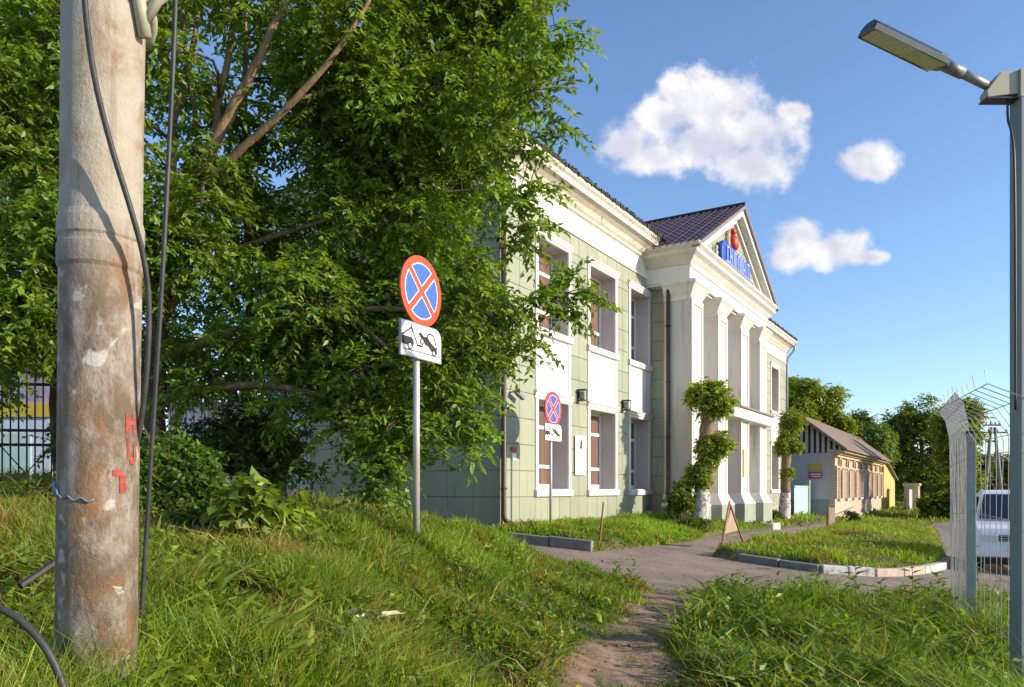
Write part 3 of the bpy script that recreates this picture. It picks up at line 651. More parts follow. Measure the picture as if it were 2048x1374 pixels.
MB().tube([(0.2, 0, 0.2), (0.36, -.02, 0.16), (0.40, -.02, 0.3)], [.08, .06, .03], 8).build('foot', 'red_fig', rfg, smooth=True)
bfg = onb('beige_figure', 'olive brown branching figure beside the red one in the pediment', 'figure', 11.62, 1.46, 8.78); bfg.scale = (.75, .6, .74)
b = MB().tube([(0, 0, 0), (0, 0, 0.4), (0.02, 0, 0.8), (0.0, 0, 1.25)], [.20, .15, .10, .02], 8); b.build('stem', 'fig_beige', bfg, smooth=True)
for s, h in ((-1, .45), (1, .55), (-1, .75), (1, .85)):
    MB().tube([(0, 0, h), (s * .22, -.02, h + .08), (s * .27, -.02, h + .32)], [.05, .04, .015], 6).build('arm', 'fig_beige', bfg, smooth=True)
gfg = onb('small_green_figure', 'small dark green figure at the left end of the blue sign', 'figure', 10.2, 1.50, 8.12); gfg.scale = (.7, .7, .6)
MB().lathe([(0.02, 0), (0.10, .03), (0.08, .3), (0.10, .5), (0.05, .62), (0.09, .70), (0.08, .82), (0.01, .88)], 10).build('body', 'post_green', gfg, smooth=True)
# wall lanterns
def lantern(label, u_, z):
    o = onb('wall_lantern', label, 'lamp', u_, 0.03, z, 'lanterns on the green facade'); o.scale = (.62, .62, .72)
    MB().box(-.02, .02, -.06, 0, -.12, .12).build('bracket', 'black', o)
    b = MB()
    for xx in (-.13, .13):
        for yy_ in (-.32, -.06): b.box(xx - .012, xx + .012, yy_ - .012, yy_ + .012, -.17, .17)
    b.box(-.17, .17, -.36, -.03, .17, .20).box(-.15, .15, -.34, -.05, -.20, -.17); b.build('cage', 'black', o)
    MB().box(-.085, .085, -.27, -.11, -.168, .12).build('glass_box', 'metal_grey', o)
lantern('black box lantern between the first and second facade windows', 3.52, 3.28)
lantern('black box lantern between the second and third facade windows', 6.28, 3.28)
# security cameras
def camera_thing(label, loc, rot):
    o = thing('security_camera', label, 'camera', loc, rot, 'cameras near the building corner')
    MB().tube([(0, 0, 0), (0, -.12, 0), (0, -.17, -.05)], .018, 6).build('arm', 'metal_grey', o, smooth=True)
    MB().lathe([(.05, -.01), (.05, .01)], 10, (0, 0, 0)).build('mount', 'metal_grey', o)
    h = MB().box(-.05, .28, -.22, -.12, -.07, .03).build('housing', 'metal_grey', o, bevel=0.015); h.rotation_euler = (0, radians(22), 0)
camera_thing('grey bullet camera just right of the corner downpipe', tuple(bw(0.30, 0.03, 3.02)), BROT)
camera_thing('pale camera on the shaded side wall near the corner', tuple(bw(-0.03, -0.62, 3.12)), BROT - pi / 2)
pl = onb('memorial_plaque', 'white plaque with a small emblem between two ground floor windows', 'plaque', 3.58, 0.055, 1.26)
MB().box(-.30, .30, -.02, .0, 0, 1.0).build('slab', 'plaque', pl, bevel=0.006)
MB().sphere((0, -.022, .72), .055, 10, 6, (1, .3, 1)).tube([(0, -.025, .77), (0, -.025, .92)], [.035, .012], 6).build('emblem', 'black', pl)
b = MB()
for k in range(7): b.box(-.22 + .02 * (k % 2), .22 - .03 * (k % 3), -.0225, -.0195, .56 - k * .052, .572 - k * .052)
b.box(-.24, .24, -.0225, -.0195, .07, .13); b.build('inscription', 'plaque_line', pl)
rp = onb('red_notice_plate', 'small red and white plate low on the facade by the corner', 'plate', 0.42, 0.035, 1.58)
MB().box(-.10, .10, -.012, 0, .12, .22).build('upper_plate', 'sign_old_red', rp)
MB().box(-.09, .09, -.012, 0, -.05, .11).build('lower_plate', 'sign_white', rp)
MB().lathe([(.05, -.003), (.05, .003)], 12).build('ring', 'sign_red_round', rp).rotation_euler = (pi / 2, 0, 0)
rp.children[-1].location = (0, -.0135, .03)
nt = onb('paper_notice', 'yellowed paper notice on the third portico column', 'notice', 13.86, 1.435, 1.35)
MB().box(-.26, .26, -.008, 0, 0, 1.0).build('sheet', 'notice', nt)
b = MB()
for k in range(9):
    if k != 5: b.box(-.2, .2 - .05 * (k % 3), -.0105, -.0075, .88 - k * .095, .925 - k * .095)
b.build('print', 'notice_ink', nt)
sm_ = MB().tube([(0, 0, 0), (0.02, -.06, -.02), (0.05, -.07, .08)], .018, 5).build('wall_hook', 'black', None)
sm_.location = bw(11.16, 1.42, 4.15); sm_.rotation_euler = (0, 0, BROT); tag(sm_, 'small black hook on the second portico column', 'hook')

# ------------------------------------------------------------------ road furniture
def circ(r, n=40, cx=0, cz=0): return [(cx + r * cos(2 * pi * k / n), cz + r * sin(2 * pi * k / n)) for k in range(n)]
def sector(phi, R_, h, n=12):
    a = pi / 4 - math.asin(h / R_); pts = [(h * math.sqrt(2) * cos(phi), h * math.sqrt(2) * sin(phi))]
    return pts + [(R_ * cos(phi - a + 2 * a * k / n), R_ * sin(phi - a + 2 * a * k / n)) for k in range(n + 1)]
def stroke(p, q, w_):
    p = Vector((p[0], p[1])); q = Vector((q[0], q[1])); d = (q - p).normalized(); n = Vector((-d.y, d.x)) * w_ / 2
    return [tuple(p - n), tuple(q - n), tuple(q + n), tuple(p + n)]
def no_stopping(label, base, zc, Dm, rz, red, blue, zplate, post_r=0.035, faded=False):
    o = thing('no_stopping_sign', label, 'road sign', base, rz, 'no stopping signs')
    zc -= base[2]; zplate -= base[2]; r = Dm / 2
    MB().tube([(0, 0.02, -0.3), (0, 0.02, zc + r * 0.5)], post_r, 12).build('post', 'galv', o, smooth=True)
    face = MB().prism_y(circ(r), -0.045, -0.030).build('disc', red, o); face.location = (0, 0, zc)
    MB().prism_y(circ(r * 0.985), -0.030, -0.022).build('disc_back', 'metal_grey', face)
    for k in range(4):
        ph = k * pi / 2
        MB().prism_y(sector(ph, r * 0.80, r * 0.085), -0.0465, -0.0452).build('white_edge', 'sign_white', face)
        MB().prism_y(sector(ph, r * 0.765, r * 0.118), -0.0485, -0.0467).build('blue_field', blue, face)
    W2, H2 = r * 1.0, r * 0.5
    def plate_poly(w2, h2, rc):
        p = [(-w2, -h2), (w2, -h2), (w2, h2 - rc)] + [(w2 - rc + rc * cos(a), h2 - rc + rc * sin(a)) for a in [pi / 2 * k / 7 for k in range(1, 7)]] + [(w2 - rc, h2), (-w2, h2)]
        return p
    pl_ = MB().prism_y(plate_poly(W2, H2, r * 0.32), -0.045, -0.022).build('plate', 'metal_grey', o); pl_.location = (0, 0, zplate)
    MB().prism_y(plate_poly(W2 * 0.97, H2 * 0.94, r * 0.30), -0.0475, -0.0455).build('plate_face', 'sign_white', pl_)
    b = MB(); S = W2 / 0.35; y0, y1 = -0.0498, -0.0478
    def P(pts): b.prism_y([(x * S, z * S) for x, z in pts], y0, y1)
    def PW(pts): wb.prism_y([(x * S, z * S) for x, z in pts], -0.0520, -0.0500)
    wb = MB()
    P(stroke((-0.32, -0.108), (0.325, -0.108), 0.008))
    P([(-0.335, -0.06), (-0.16, -0.075), (-0.135, -0.04), (-0.15, 0.005), (-0.20, 0.02), (-0.335, 0.02)])          # truck body
    P(stroke((-0.335, 0.02), (-0.175, 0.115), 0.016)); P(stroke((-0.18, 0.13), (-0.075, -0.045), 0.016)); P(stroke((-0.09, -0.045), (0.015, -0.045), 0.02)); P(stroke((-0.18, 0.15), (-0.165, 0.09), 0.014)); P(stroke((-0.17, 0.11), (-0.17, 0.0), 0.012))
    P(circ(0.038, 16, -0.205, -0.068)); PW(circ(0.022, 14, -0.205, -0.068))
    P([(-0.06, 0.075), (-0.02, 0.095), (0.03, 0.06), (0.10, 0.065), (0.15, 0.02), (0.25, -0.03), (0.275, -0.075), (0.245, -0.095), (0.17, -0.075), (0.11, -0.03), (0.05, -0.02), (0.03, 0.02), (-0.03, 0.045)])   # lifted car
    P(stroke((0.08, 0.06), (0.13, 0.105), 0.014)); P(stroke((0.125, 0.10), (0.20, 0.10), 0.014)); P(stroke((0.20, 0.10), (0.265, -0.04), 0.014))
    P(circ(0.035, 16, 0.0, 0.005)); PW(circ(0.02, 14, 0.0, 0.005)); P(circ(0.036, 16, 0.205, -0.082)); PW(circ(0.02, 14, 0.205, -0.082))
    b.build('tow_pictogram', 'sign_black', pl_); wb.build('wheel_hubs', 'sign_white', pl_)
    return o
s1 = at(836, 1086, 7.7)
no_stopping('nearer no stopping sign on a pale steel post before the tree', (s1.x, s1.y, s1.z), at(0, 584, 7.7).z, 0.70, radians(61.5), 'sign_red_round', 'sign_blue_round', at(0, 685, 7.7).z)
s2 = at(1103, 1072, 16.5)
no_stopping('farther faded no stopping sign on the lawn before the facade', (s2.x, s2.y, s2.z), at(0, 818, 16.5).z, 0.74, BROT, 'sign_old_red', 'sign_old_blue', at(0, 865, 16.5).z, 0.032)

# kerbs
def kerb(label, pts, mats, hgt=0.13, wd=0.16):
    o = thing('kerb', label, 'kerb', (pts[0][0], pts[0][1], float(plane(*pts[0]))))
    for (p, q), m in zip(zip(pts[:-1], pts[1:]), mats):
        p = Vector(p); q = Vector(q); d = (q - p); L = d.length - 0.02; d.normalize(); nrm = Vector((-d.y, d.x)) * wd / 2
        p2 = p + d * 0.01; q2 = p + d * (L + 0.01)
        za, zb = float(plane(*p)), float(plane(*q)); j = R.uniform(-.015, .01)
        vs = []
        for (c, z) in ((p2, za), (q2, zb)):
            for sg_ in (-1, 1): vs.append((c.x + nrm.x * sg_ - o.location.x, c.y + nrm.y * sg_ - o.location.y, z))
        b = MB(); v = [(*a[:2], a[2] - 0.15 - o.location.z) for a in vs] + [(*a[:2], a[2] + hgt + j - o.location.z) for a in vs]
        b.add(v, [(0, 1, 3, 2), (4, 6, 7, 5), (0, 4, 5, 1), (2, 3, 7, 6), (0, 2, 6, 4), (1, 5, 7, 3)])
        b.build('kerb_stone', m, o, bevel=0.018)
    return o
k0 = G(1024, 1082); k1 = G(1192, 1102); k0 = (k0[0] - .07, k0[1] - .15); k1 = (k1[0] - .07, k1[1] - .15); km = ((k0[0] + k1[0]) / 2, (k0[1] + k1[1]) / 2)
kerb('grey concrete kerb running out from the near building corner', [k0, km, k1], ['kerb_grey', 'kerb_grey'], 0.20, 0.17)
kp = [G(1478, 1122), G(1560, 1134), G(1640, 1145), G(1692, 1148.5), G(1745, 1152), G(1800, 1151), G(1842, 1146), (8.75, 16.1), (9.5, 17.0), (10.4, 18.4)]
kerb('partly whitewashed kerb around the grassy island', kp, ['kerb_grey', 'kerb_grey', 'kerb_white', 'kerb_white', 'kerb_pink', 'kerb_pink', 'kerb_white', 'kerb_white', 'kerb_grey'], 0.15, 0.18)

# sticks and trestles
def stick(label, a, b_, r=0.02):
    p = Vector(a); o = thing('rusty_stake', label, 'stake', tuple(p)); q = Vector(b_) - p
    MB().tube([(0, 0, -0.1), q * 0.5 + Vector((.008, 0, 0)), q], [r, r * .95, r * .8], 8).build('rod', 'wood_stick', o, smooth=True)
    MB().lathe([(r * .9, 0), (r * .55, 0.02)], 8, tuple(q)).build('tip', 'plywood', o)
stick('thin rusty stake leaning on the lawn edge by the kerb', at(1197, 1092, 15.2), at(1207, 1005, 15.3), 0.022)
tg = G(1440, 1113); tz = float(plane(*tg)) + 0.05
tr = thing('trestle', 'rusty three-legged trestle at the tip of the grass island', 'trestle', (tg[0], tg[1], tz))
top = at(1459, 1005, tg[1] + 1.0) - Vector((tg[0], tg[1], tz)); leg2 = Vector((*G(1487, 1092), 0)); leg2.z = float(plane(leg2.x, leg2.y)); leg2 = at(1488, 1090, tg[1] + 1.6) - Vector((tg[0], tg[1], tz))
MB().tube([(0, 0, -0.05), top * 1.02], 0.026, 8).build('leg', 'wood_stick', tr, smooth=True)
MB().tube([leg2, top], 0.022, 8).build('leg', 'wood_stick', tr, smooth=True)
l3 = Vector((leg2.x + 0.1, leg2.y - 0.8, leg2.z)); l3 = at(1476, 1066, tg[1] + 2.2) - Vector((tg[0], tg[1], tz))
bp_ = MB(); t_ = top * 0.96; a_ = at(1450, 1068, tg[1] + 1.5) - Vector((tg[0], tg[1], tz)); c_ = at(1477, 1060, tg[1] + 1.9) - Vector((tg[0], tg[1], tz)); bp_.loft([[t_, a_, c_], [t_ + Vector((.02, .03, 0)), a_ + Vector((.02, .03, 0)), c_ + Vector((.02, .03, 0))]])
bp_.build('board', 'plywood', tr)
tq = bw(19.6, 3.2); tq.z = float(H(np.array([tq.x]), np.array([tq.y]))[0])
tr2 = thing('wooden_barrier', 'small wooden barrier standing far along the pavement', 'barrier', tuple(tq))
MB().tube([(0, 0, -.1), (0.02, 0, 1.05)], .05, 6).build('post', 'wood_stick', tr2)
MB().box(.06, .30, -.03, .03, .0, .95).build('board', 'plywood', tr2)
MB().tube([(.05, 0, .55), (1.1, .1, .98)], .03, 6).build('rail', 'galv', tr2); MB().tube([(0, 0, .75), (-.75, .1, .2)], .03, 6).build('brace', 'metal_grey', tr2)

# ------------------------------------------------------------------ left utility pole and cables
pb = at(190, 1400, 2.87); ptp = at(207, -80, 2.87)
PR = 0.139
pole = thing('utility_pole', 'weathered pale utility pole with rust stains, nearest the camera', 'pole', (pb.x, pb.y, pb.z - 0.35))
axis_v = (ptp - pb).normalized()
pole.rotation_mode = 'QUATERNION'; pole.rotation_quaternion = axis_v.to_track_quat('Z', 'Y') @ Vector((0, 0, 1)).rotation_difference(Vector((0, 0, 1)))
pole.rotation_quaternion = Vector((0, 0, 1)).rotation_difference(axis_v)
zoff = 0.35
def pz(py): return (1400 - py) / F * 2.87 + zoff
MB().lathe([(PR * .99, 0), (PR * .985, pz(1000)), (PR * 1.0, pz(560)), (PR * 1.0, pz(300)), (PR * 1.02, pz(-90)), (PR * 1.02, pz(-160))], 40).build('shaft', 'old_pole', pole, smooth=True)
MB().lathe([(PR * 1.0, pz(548)), (PR * 1.05, pz(540)), (PR * 1.055, pz(502)), (PR * 1.02, pz(496)), (PR * 1.02, pz(488)), (PR * 1.06, pz(483)), (PR * 1.055, pz(452)), (PR * 1.0, pz(438))], 40).build('collar', 'old_pole', pole, smooth=False)
# bracket pipe wrapped round the top
brk = []
for k in range(14):
    a = -1.9 + k * 0.22; brk.append((PR * 1.16 * cos(a), PR * 1.16 * sin(a), pz(-60) - 0.20 * (k / 13.0)))
MB().tube(brk, 0.022, 10).build('bracket', 'lamp_plate', pole, smooth=True)
MB().tube([(PR * 1.18, -.02, pz(80)), (PR * 1.12, -0.05, pz(20)), (PR * 0.9, -.12, pz(-60))], [.024, .024, .02], 10).tube([(PR * 1.15, -0.03, pz(60)), (PR * 1.55, -0.03, pz(10)), (PR * 2.2, -0.02, pz(-30)), (PR * 3.0, 0, pz(-70))], .018, 8).build('bracket_arm', 'lamp_plate', pole, smooth=True)
# red painted marks following the round face
view_a = math.atan2(-pb.y, -pb.x)            # direction towards the camera
def mark(px0, px1, py0, py1, name, m, sh=0.0, lift=1.006):
    cxp = lambda y: 207 + (190 - 207) * (y + 80) / 1480.0
    b = MB(); n = 6; pr = []
    for i in range(n + 1):
        px = px0 + (px1 - px0) * i / n; q = []
        for y, s_ in ((py0, 0), (py1, sh)):
            t = max(-0.98, min(0.98, (px + s_ - cxp(y)) / 76.0)); ang = view_a + math.asin(t)
            q.append((PR * lift * cos(ang), PR * lift * sin(ang), pz(y)))
        pr.append(q)
    vs = [p for q in pr for p in q]; b.add(vs, [(2 * i, 2 * i + 1, 2 * i + 3, 2 * i + 2) for i in range(n)]); return b.build(name, m, pole)
for a_ in ((243, 249, 828, 868), (256, 262, 828, 866), (249, 256, 842, 851), (245, 250, 876, 918), (250, 257, 915, 929), (257, 262, 890, 921), (219, 238, 940, 952), (232, 243, 950, 985)): mark(*a_, 'painted_mark', 'graffiti')
kn = []
for k in range(30):
    a = view_a - 1.5 + k * 1.4 / 29; kn.append((PR * 1.03 * cos(a), PR * 1.03 * sin(a), pz(985) + 0.02 - 0.03 * min(k, 8) / 8))
MB().tube([(v[0], v[1], v[2] + 0.006 * sin(i * .9) - .0006 * i) for i, v in enumerate(kn)], 0.004, 6).tube([(v[0], v[1], v[2] + 0.02 * math.cos(i)) for i, v in enumerate(kn[:9])], 0.006, 6).build('tied_string', 'string_blue', pole, smooth=True)
def cable(name, label, pts, r, m='cable', n=8):
    P = [Vector(p) for p in pts]; out = []
    for i in range(len(P) - 1):
        p0, p1, p2, p3 = P[max(i - 1, 0)], P[i], P[i + 1], P[min(i + 2, len(P) - 1)]
        for k in range(6):
            t = k / 6; out.append(0.5 * ((2 * p1) + (p2 - p0) * t + (2 * p0 - 5 * p1 + 4 * p2 - p3) * t * t + (3 * p1 - p0 - 3 * p2 + p3) * t ** 3))
    out.append(P[-1]); o0 = out[-1].copy()
    ob = MB().tube([p - o0 for p in out], r, n).build(name, m, None, smooth=True); ob.location = o0; return tag(ob, label, 'cable')
cable('drooping_cable', 'black cable looping across the front of the weathered pole', [at(166, -90, 2.66), at(172, 30, 2.66), at(190, 160, 2.66), at(222, 290, 2.68), at(262, 420, 2.72), at(288, 520, 2.78), at(298, 620, 2.82), at(292, 760, 2.85), at(276, 880, 2.9), at(262, 960, 3.02)], 0.0105)
cable('guy_cable', 'thin grey cable slanting down to the grass right of the pole', [at(352, -90, 3.3), at(349, 60, 3.3), at(338, 300, 3.32), at(322, 600, 3.35), at(300, 950, 3.4), at(278, 1310, 3.45)], 0.0105, 'cable')
cable('ground_cable', 'thick black cable curving into the grass at the lower left', [at(-120, 1190, 2.2), at(-30, 1205, 2.2), at(40, 1240, 2.2), at(90, 1295, 2.2), at(122, 1360, 2.2), at(135, 1430, 2.2)], 0.0115, 'cable')
bar = MB().tube([Vector((0, 0, 0)), at(120, 1118, 3.9) - at(40, 1172, 3.7)], .018, 6).build('fallen_rod', 'rubber', None); bar.location = at(40, 1172, 3.7); tag(bar, 'dark rod lying in the grass left of the pole', 'rod')

# ------------------------------------------------------------------ street lamp on the right
LZ = 6.0; lx = 2030 + 18
lp = at(lx, 1200, LZ); lp.z = float(H(np.array([lp.x]), np.array([LZ]))[0])
lamp = thing('street_lamp', 'grey square street lamp post with a long flat lamp head', 'street lamp', tuple(lp))
def lz(py): return EYE + (HY - py) / F * LZ - lp.z
MB().rect_loft([(-.07, .07, -.07, .07, -0.2), (-.07, .07, -.07, .07, lz(150))]).build('post', 'lamp_post', lamp, bevel=0.008)
MB().box(-.074, .074, -.074, .074, lz(202), lz(146)).build('post_cap', 'lamp_plate', lamp, bevel=0.004)
sx = lambda px: (px - lx) / F * LZ
MB().prism_y([(sx(1968), lz(200)), (-.075, lz(193)), (-.075, lz(147)), (sx(1994), lz(150)), (sx(1978), lz(172)), (sx(1966), lz(188))], -.05, .05).build('arm_bracket', 'lamp_plate', lamp, bevel=0.005)
MB().box(sx(1966), -.075, -.055, .055, lz(203), lz(200)).build('bracket_foot', 'lamp_dark', lamp)
d = Vector((sx(1738) - sx(1978), -0.10, lz(80) - lz(176))); e0 = Vector((sx(1984), 0, lz(176)))
MB().tube([e0, e0 + d * 0.30], .034, 14).build('arm', 'lamp_grey', lamp, smooth=True)
MB().tube([e0 + d * 0.26, e0 + d * 0.42], [.042, .046], 14).build('sleeve', 'metal_grey', lamp, smooth=True)
hd = MB().loft([[(x0, -w_, -.032), (x0, w_, -.032), (x0, w_ * .9, .018), (x0, w_ * .45, .045), (x0, -w_ * .45, .045), (x0, -w_ * .9, .018)] for x0, w_ in ((0, .07), (.05, .14), (.12, .155), (.58, .158), (.66, .158), (.69, .145))]).build('lamp_head', 'lamp_dark', lamp, bevel=0.006)
xd = d.normalized(); yd = Vector((0, 0, 1)).cross(xd).normalized(); zd = xd.cross(yd)
M = Matrix((xd, yd, zd)).transposed().to_4x4(); M.translation = e0 + d * 0.41
hd.matrix_local = M @ Matrix.Rotation(radians(-20), 4, 'X')
MB().box(.30, .66, -.135, .135, -.0365, -.0335).build('diode_panel', 'led', hd); MB().box(.05, .298, -.125, .125, -.0375, -.0335).build('driver_cover', 'notice', hd)
MB().box(.05, .68, -.16, -.15, -.04, .0).box(.05, .68, .15, .16, -.04, .0).build('rim', 'lamp_grey', hd)
cable('lamp_cable', 'dark blue cable hanging down the street lamp post', [at(2015, 202, LZ - .02), at(2016, 240, LZ - .03), at(2024, 270, LZ - .06), at(2029, 340, LZ - .09), at(2031, 600, LZ - .09), at(2031, 820, LZ - .09)], 0.009, 'lamp_dark')

# ------------------------------------------------------------------ welded mesh fence
def hh(x, y): return float(H(np.array([x]), np.array([y]))[0])
def mesh_fence(label, p, q, nv, zs, tipc, lean=(0, 0), tips=True, r=0.0035, group='mesh fence panels'):
    p = Vector(p); q = Vector(q); o = thing('mesh_fence_panel', label, 'fence', (p.x, p.y, hh(*p)), 0, group); d = q - p; n = Vector((d.y, -d.x)).normalized()
    g0, g1 = hh(*p), hh(*q)
    if n.x > 0: n = -n
    for i in range(nv):
        t = i / (nv - 1); b = Vector((d.x * t, d.y * t, (g1 - g0) * t)); L = Vector((lean[0], lean[1], 0))
        pts = [b + Vector((0, 0, 0.05)), b + L * .2 + Vector((0, 0, .6)), b + L * .5 + Vector((0, 0, 1.3)), b + L * .8 + Vector((0, 0, 2.0)), b + L + Vector((0, 0, zs)), b + L + Vector((n.x, n.y, 0)) * tipc * .35 + Vector((0, 0, zs + .22)), b + L + Vector((n.x, n.y, 0)) * tipc + Vector((0, 0, zs + .34))]
        if tips and R.random() < .9: pts.append(pts[-1] + Vector((n.x * .02, n.y * .02, .09 + R.random() * .05)))
        for k in range(1, 4): pts[k] = pts[k] + Vector((R.gauss(0, .006), R.gauss(0, .006), 0))
        MB().tube(pts, r, 4).build('wire', 'wire', o)
    for zz, nn in ((.25, 0), (.75, 0), (1.3, 0), (1.9, 0), (zs, 0), (zs + .22, .35), (zs + .34, 1)):
        f = min(1, zz / zs); a = Vector((lean[0], lean[1], 0)) * f + Vector((n.x, n.y, 0)) * tipc * nn
        MB().tube([a + Vector((0, 0, zz)), a + Vector((d.x, d.y, g1 - g0 + zz))], r * 1.1, 4).build('rail_wire', 'wire', o)
    return o
FP = (4.95, 8.3)
mesh_fence('wire mesh fence panel beside the street lamp post', FP, (3.99, 5.75), 13, 2.05, 0.38, tips=True)
mesh_fence('wire mesh fence panel seen nearly edge-on at the pavement', (4.99, 8.38), (5.68, 9.95), 40, 2.28, 0.12, lean=(-0.03, 0.0), tips=False, r=0.0036)
fp = thing('fence_post', 'flat grey steel post at the bend of the mesh fence', 'post', (FP[0], FP[1], hh(*FP)), radians(60), 'fence posts')
MB().box(-.03, .03, -.045, .045, -.3, 2.15).build('profile', 'fence_post', fp, bevel=0.004); MB().box(-.034, .034, -.05, .05, 2.151, 2.18).build('cap', 'rubber', fp)
for k in range(4): MB().box(-.045, .045, -.052, -.046, .3 + k * .5, .34 + k * .5).build('clip', 'metal_grey', fp)

# ------------------------------------------------------------------ parked white car
cz = -0.93; cc = (11.0, 16.6)
car = thing('parked_car', 'white off-road car parked facing us behind the mesh fence', 'car', (cc[0], cc[1], cz), radians(-30))
def sect(y, w0, z0, z1, w1, zm): return [(-w0, y, z0), (w0, y, z0), (w1, y, zm), (w1 * .985, y, z1 - .04), (w1 * .93, y, z1), (-w1 * .93, y, z1), (-w1 * .985, y, z1 - .04), (-w1, y, zm)]
bd = MB().loft([sect(0.0, .78, .50, .86, .80, .66), sect(.10, .86, .42, .98, .90, .70), sect(.35, .90, .36, 1.05, .93, .72), sect(1.15, .92, .34, 1.10, .94, .75), sect(2.6, .92, .34, 1.12, .94, .75), sect(4.3, .90, .36, 1.10, .93, .75), sect(4.6, .84, .45, .95, .88, .7)]).build('body', 'car_white', car, smooth=False, bevel=0.03)
def cs(y, w0, z0, w1, z1): return [(-w0, y, z0), (w0, y, z0), (w1, y, z1), (-w1, y, z1)]
MB().loft([[(-.86, 1.10, 1.08), (.86, 1.10, 1.08), (.88, 4.2, 1.10), (-.88, 4.2, 1.10)], [(-.73, 1.78, 1.74), (.73, 1.78, 1.74), (.75, 4.0, 1.76), (-.75, 4.0, 1.76)], [(-.66, 1.95, 1.81), (.66, 1.95, 1.81), (.68, 3.9, 1.82), (-.68, 3.9, 1.82)]]).build('cabin', 'car_white', car, bevel=0.03)
MB().add([(-.77, 1.13, 1.13), (.77, 1.13, 1.13), (.665, 1.69, 1.69), (-.665, 1.69, 1.69)], [(0, 1, 2, 3)]).build('windscreen', 'car_glass', car).location = (0, -.035, .03)
for s in (-1, 1):
    MB().add([(s * .868, 1.35, 1.16), (s * .868, 3.9, 1.16), (s * .775, 3.8, 1.66), (s * .775, 1.85, 1.66)], [(0, 1, 2, 3)]).build('side_window', 'car_glass', car).location = (s * .012, 0, 0)
    MB().box(s * .60 - .16, s * .60 + .16, -.035, .06, .68, .84).build('headlight', 'headlight', car, bevel=0.02)
    MB().box(s * 1.02 - .10, s * 1.02 + .10, 1.2, 1.32, 1.12, 1.28).build('wing_mirror', 'car_white', car, bevel=0.02)
    for yw in (.85, 3.75):
        wl_ = MB().loft([[(s * (.70 + t), yw + r * cos(2 * pi * k / 24), .36 + r * sin(2 * pi * k / 24)) for k in range(24)] for t, r in ((0, .33), (.02, .36), (.20, .36), (.23, .33))]).build('wheel', 'rubber', car)
        MB().loft([[(s * (.90 + t), yw + r * cos(2 * pi * k / 16), .36 + r * sin(2 * pi * k / 16)) for k in range(16)] for t, r in ((0, .22), (.035, .20))]).build('rim', 'chrome', wl_)
MB().box(-.42, .42, -.03, .05, .70, .83).build('grille', 'car_dark', car)
for k in range(3): MB().box(-.40, .40, -.045, -.032, .72 + k * .04, .733 + k * .04).build('grille_bar', 'chrome', car)
MB().loft([[(-.90, .02, .34), (.90, .02, .34), (.90, -.06, .36), (-.90, -.06, .36)], [(-.90, .02, .62), (.90, .02, .62), (.90, -.08, .60), (-.90, -.08, .60)]]).build('bumper', 'car_white', car, bevel=0.02)
MB().box(-.80, .80, -.065, .05, .20, .338).build('lower_bumper', 'car_dark', car)
npl = MB().box(-.26, .26, -.10, -.082, .46, .57).build('number_plate', 'sign_white', car); MB().box(-.2, -.14, -.103, -.1005, .48, .55).box(-.1, -.04, -.103, -.1005, .48, .55).box(0, .06, -.103, -.1005, .48, .55).box(.1, .16, -.103, -.1005, .48, .55).build('plate_mark', 'sign_black', npl)
for s in (-1, 1): MB().box(s * .62 - .02, s * .62 + .02, 2.0, 3.9, 1.83, 1.88).build('roof_rail', 'car_dark', car)

# ------------------------------------------------------------------ old brick house
HU, HO = 31.1, 1.675
hb = bw(HU, HO, -0.9)
OH = thing('old_brick_house', 'old single-storey brick house with carved front and brown gable roof', 'house', tuple(hb), BROT)
HL, HWd = 21.0, 4.0; zt = 3.82
MB().box(0.0, HL, 0.05, 0.35, -0.6, zt).build('front_wall', 'brick', OH)
MB().box(0.002, 0.35, 0.352, HWd, 1.25, zt).build('end_wall', 'stucco_grey', OH); MB().box(-.03, 0.35, 0.352, HWd, -0.6, 1.248).build('end_dado', 'stucco_dado', OH)
MB().box(HL - .3, HL, 0.352, HWd, -0.6, zt).build('end_wall', 'stucco_grey', OH); MB().box(0.352, HL - .302, HWd - .3, HWd, -0.6, zt).build('back_wall', 'stucco_grey', OH)
nb = 8; bwid = HL / nb
for k in range(nb):
    x0 = k * bwid; xc = x0 + bwid / 2
    for dx in (0.12, 0.60, 2.02 - .0, 2.50 - .12):
        MB().box(x0 + dx - .11, x0 + dx + .11, -.06, .048, 1.30, 2.95).build('pilaster', 'brick', OH)
    wn = MB().box(xc - .30, xc + .30, .02, .049, 1.4, 2.75).build('window', 'dark_hole', OH)
    MB().box(xc - .03, xc + .03, .0, .019, 1.42, 2.73).box(xc - .28, xc - .032, .0, .019, 2.2, 2.26).box(xc + .032, xc + .28, .0, .019, 2.2, 2.26).build('sash', 'house_wood', wn)
    for sgn in (-1, 1):
        MB().box(xc + sgn * .40 - .08, xc + sgn * .40 + .08, -.09, .046, 1.3, 2.9).build('window_surround', 'brick', OH)
    MB().lathe([(.40, 0), (.40, .10), (.27, .10)], 20).build('rosette', 'house_wood', OH).matrix_local = Matrix.Translation((xc, .048, 3.28)) @ Matrix.Rotation(pi / 2, 4, 'X')
    MB().lathe([(.27, 0), (.25, .108)], 16).build('rosette_recess', 'dark_hole', OH).matrix_local = Matrix.Translation((xc, .047, 3.28)) @ Matrix.Rotation(pi / 2, 4, 'X')
    MB().box(xc - .55, xc + .55, -.10, .048, 1.18, 1.29).build('window_sill', 'kerb_white', OH)
    if k in (2, 5): MB().box(xc - .25, xc + .25, -.02, .047, -.1, .25).build('cellar_window', 'dark_hole', OH)
MB().box(-.02, HL + .02, -.045, .047, -.6, .30).build('plinth_course', 'brick', OH)
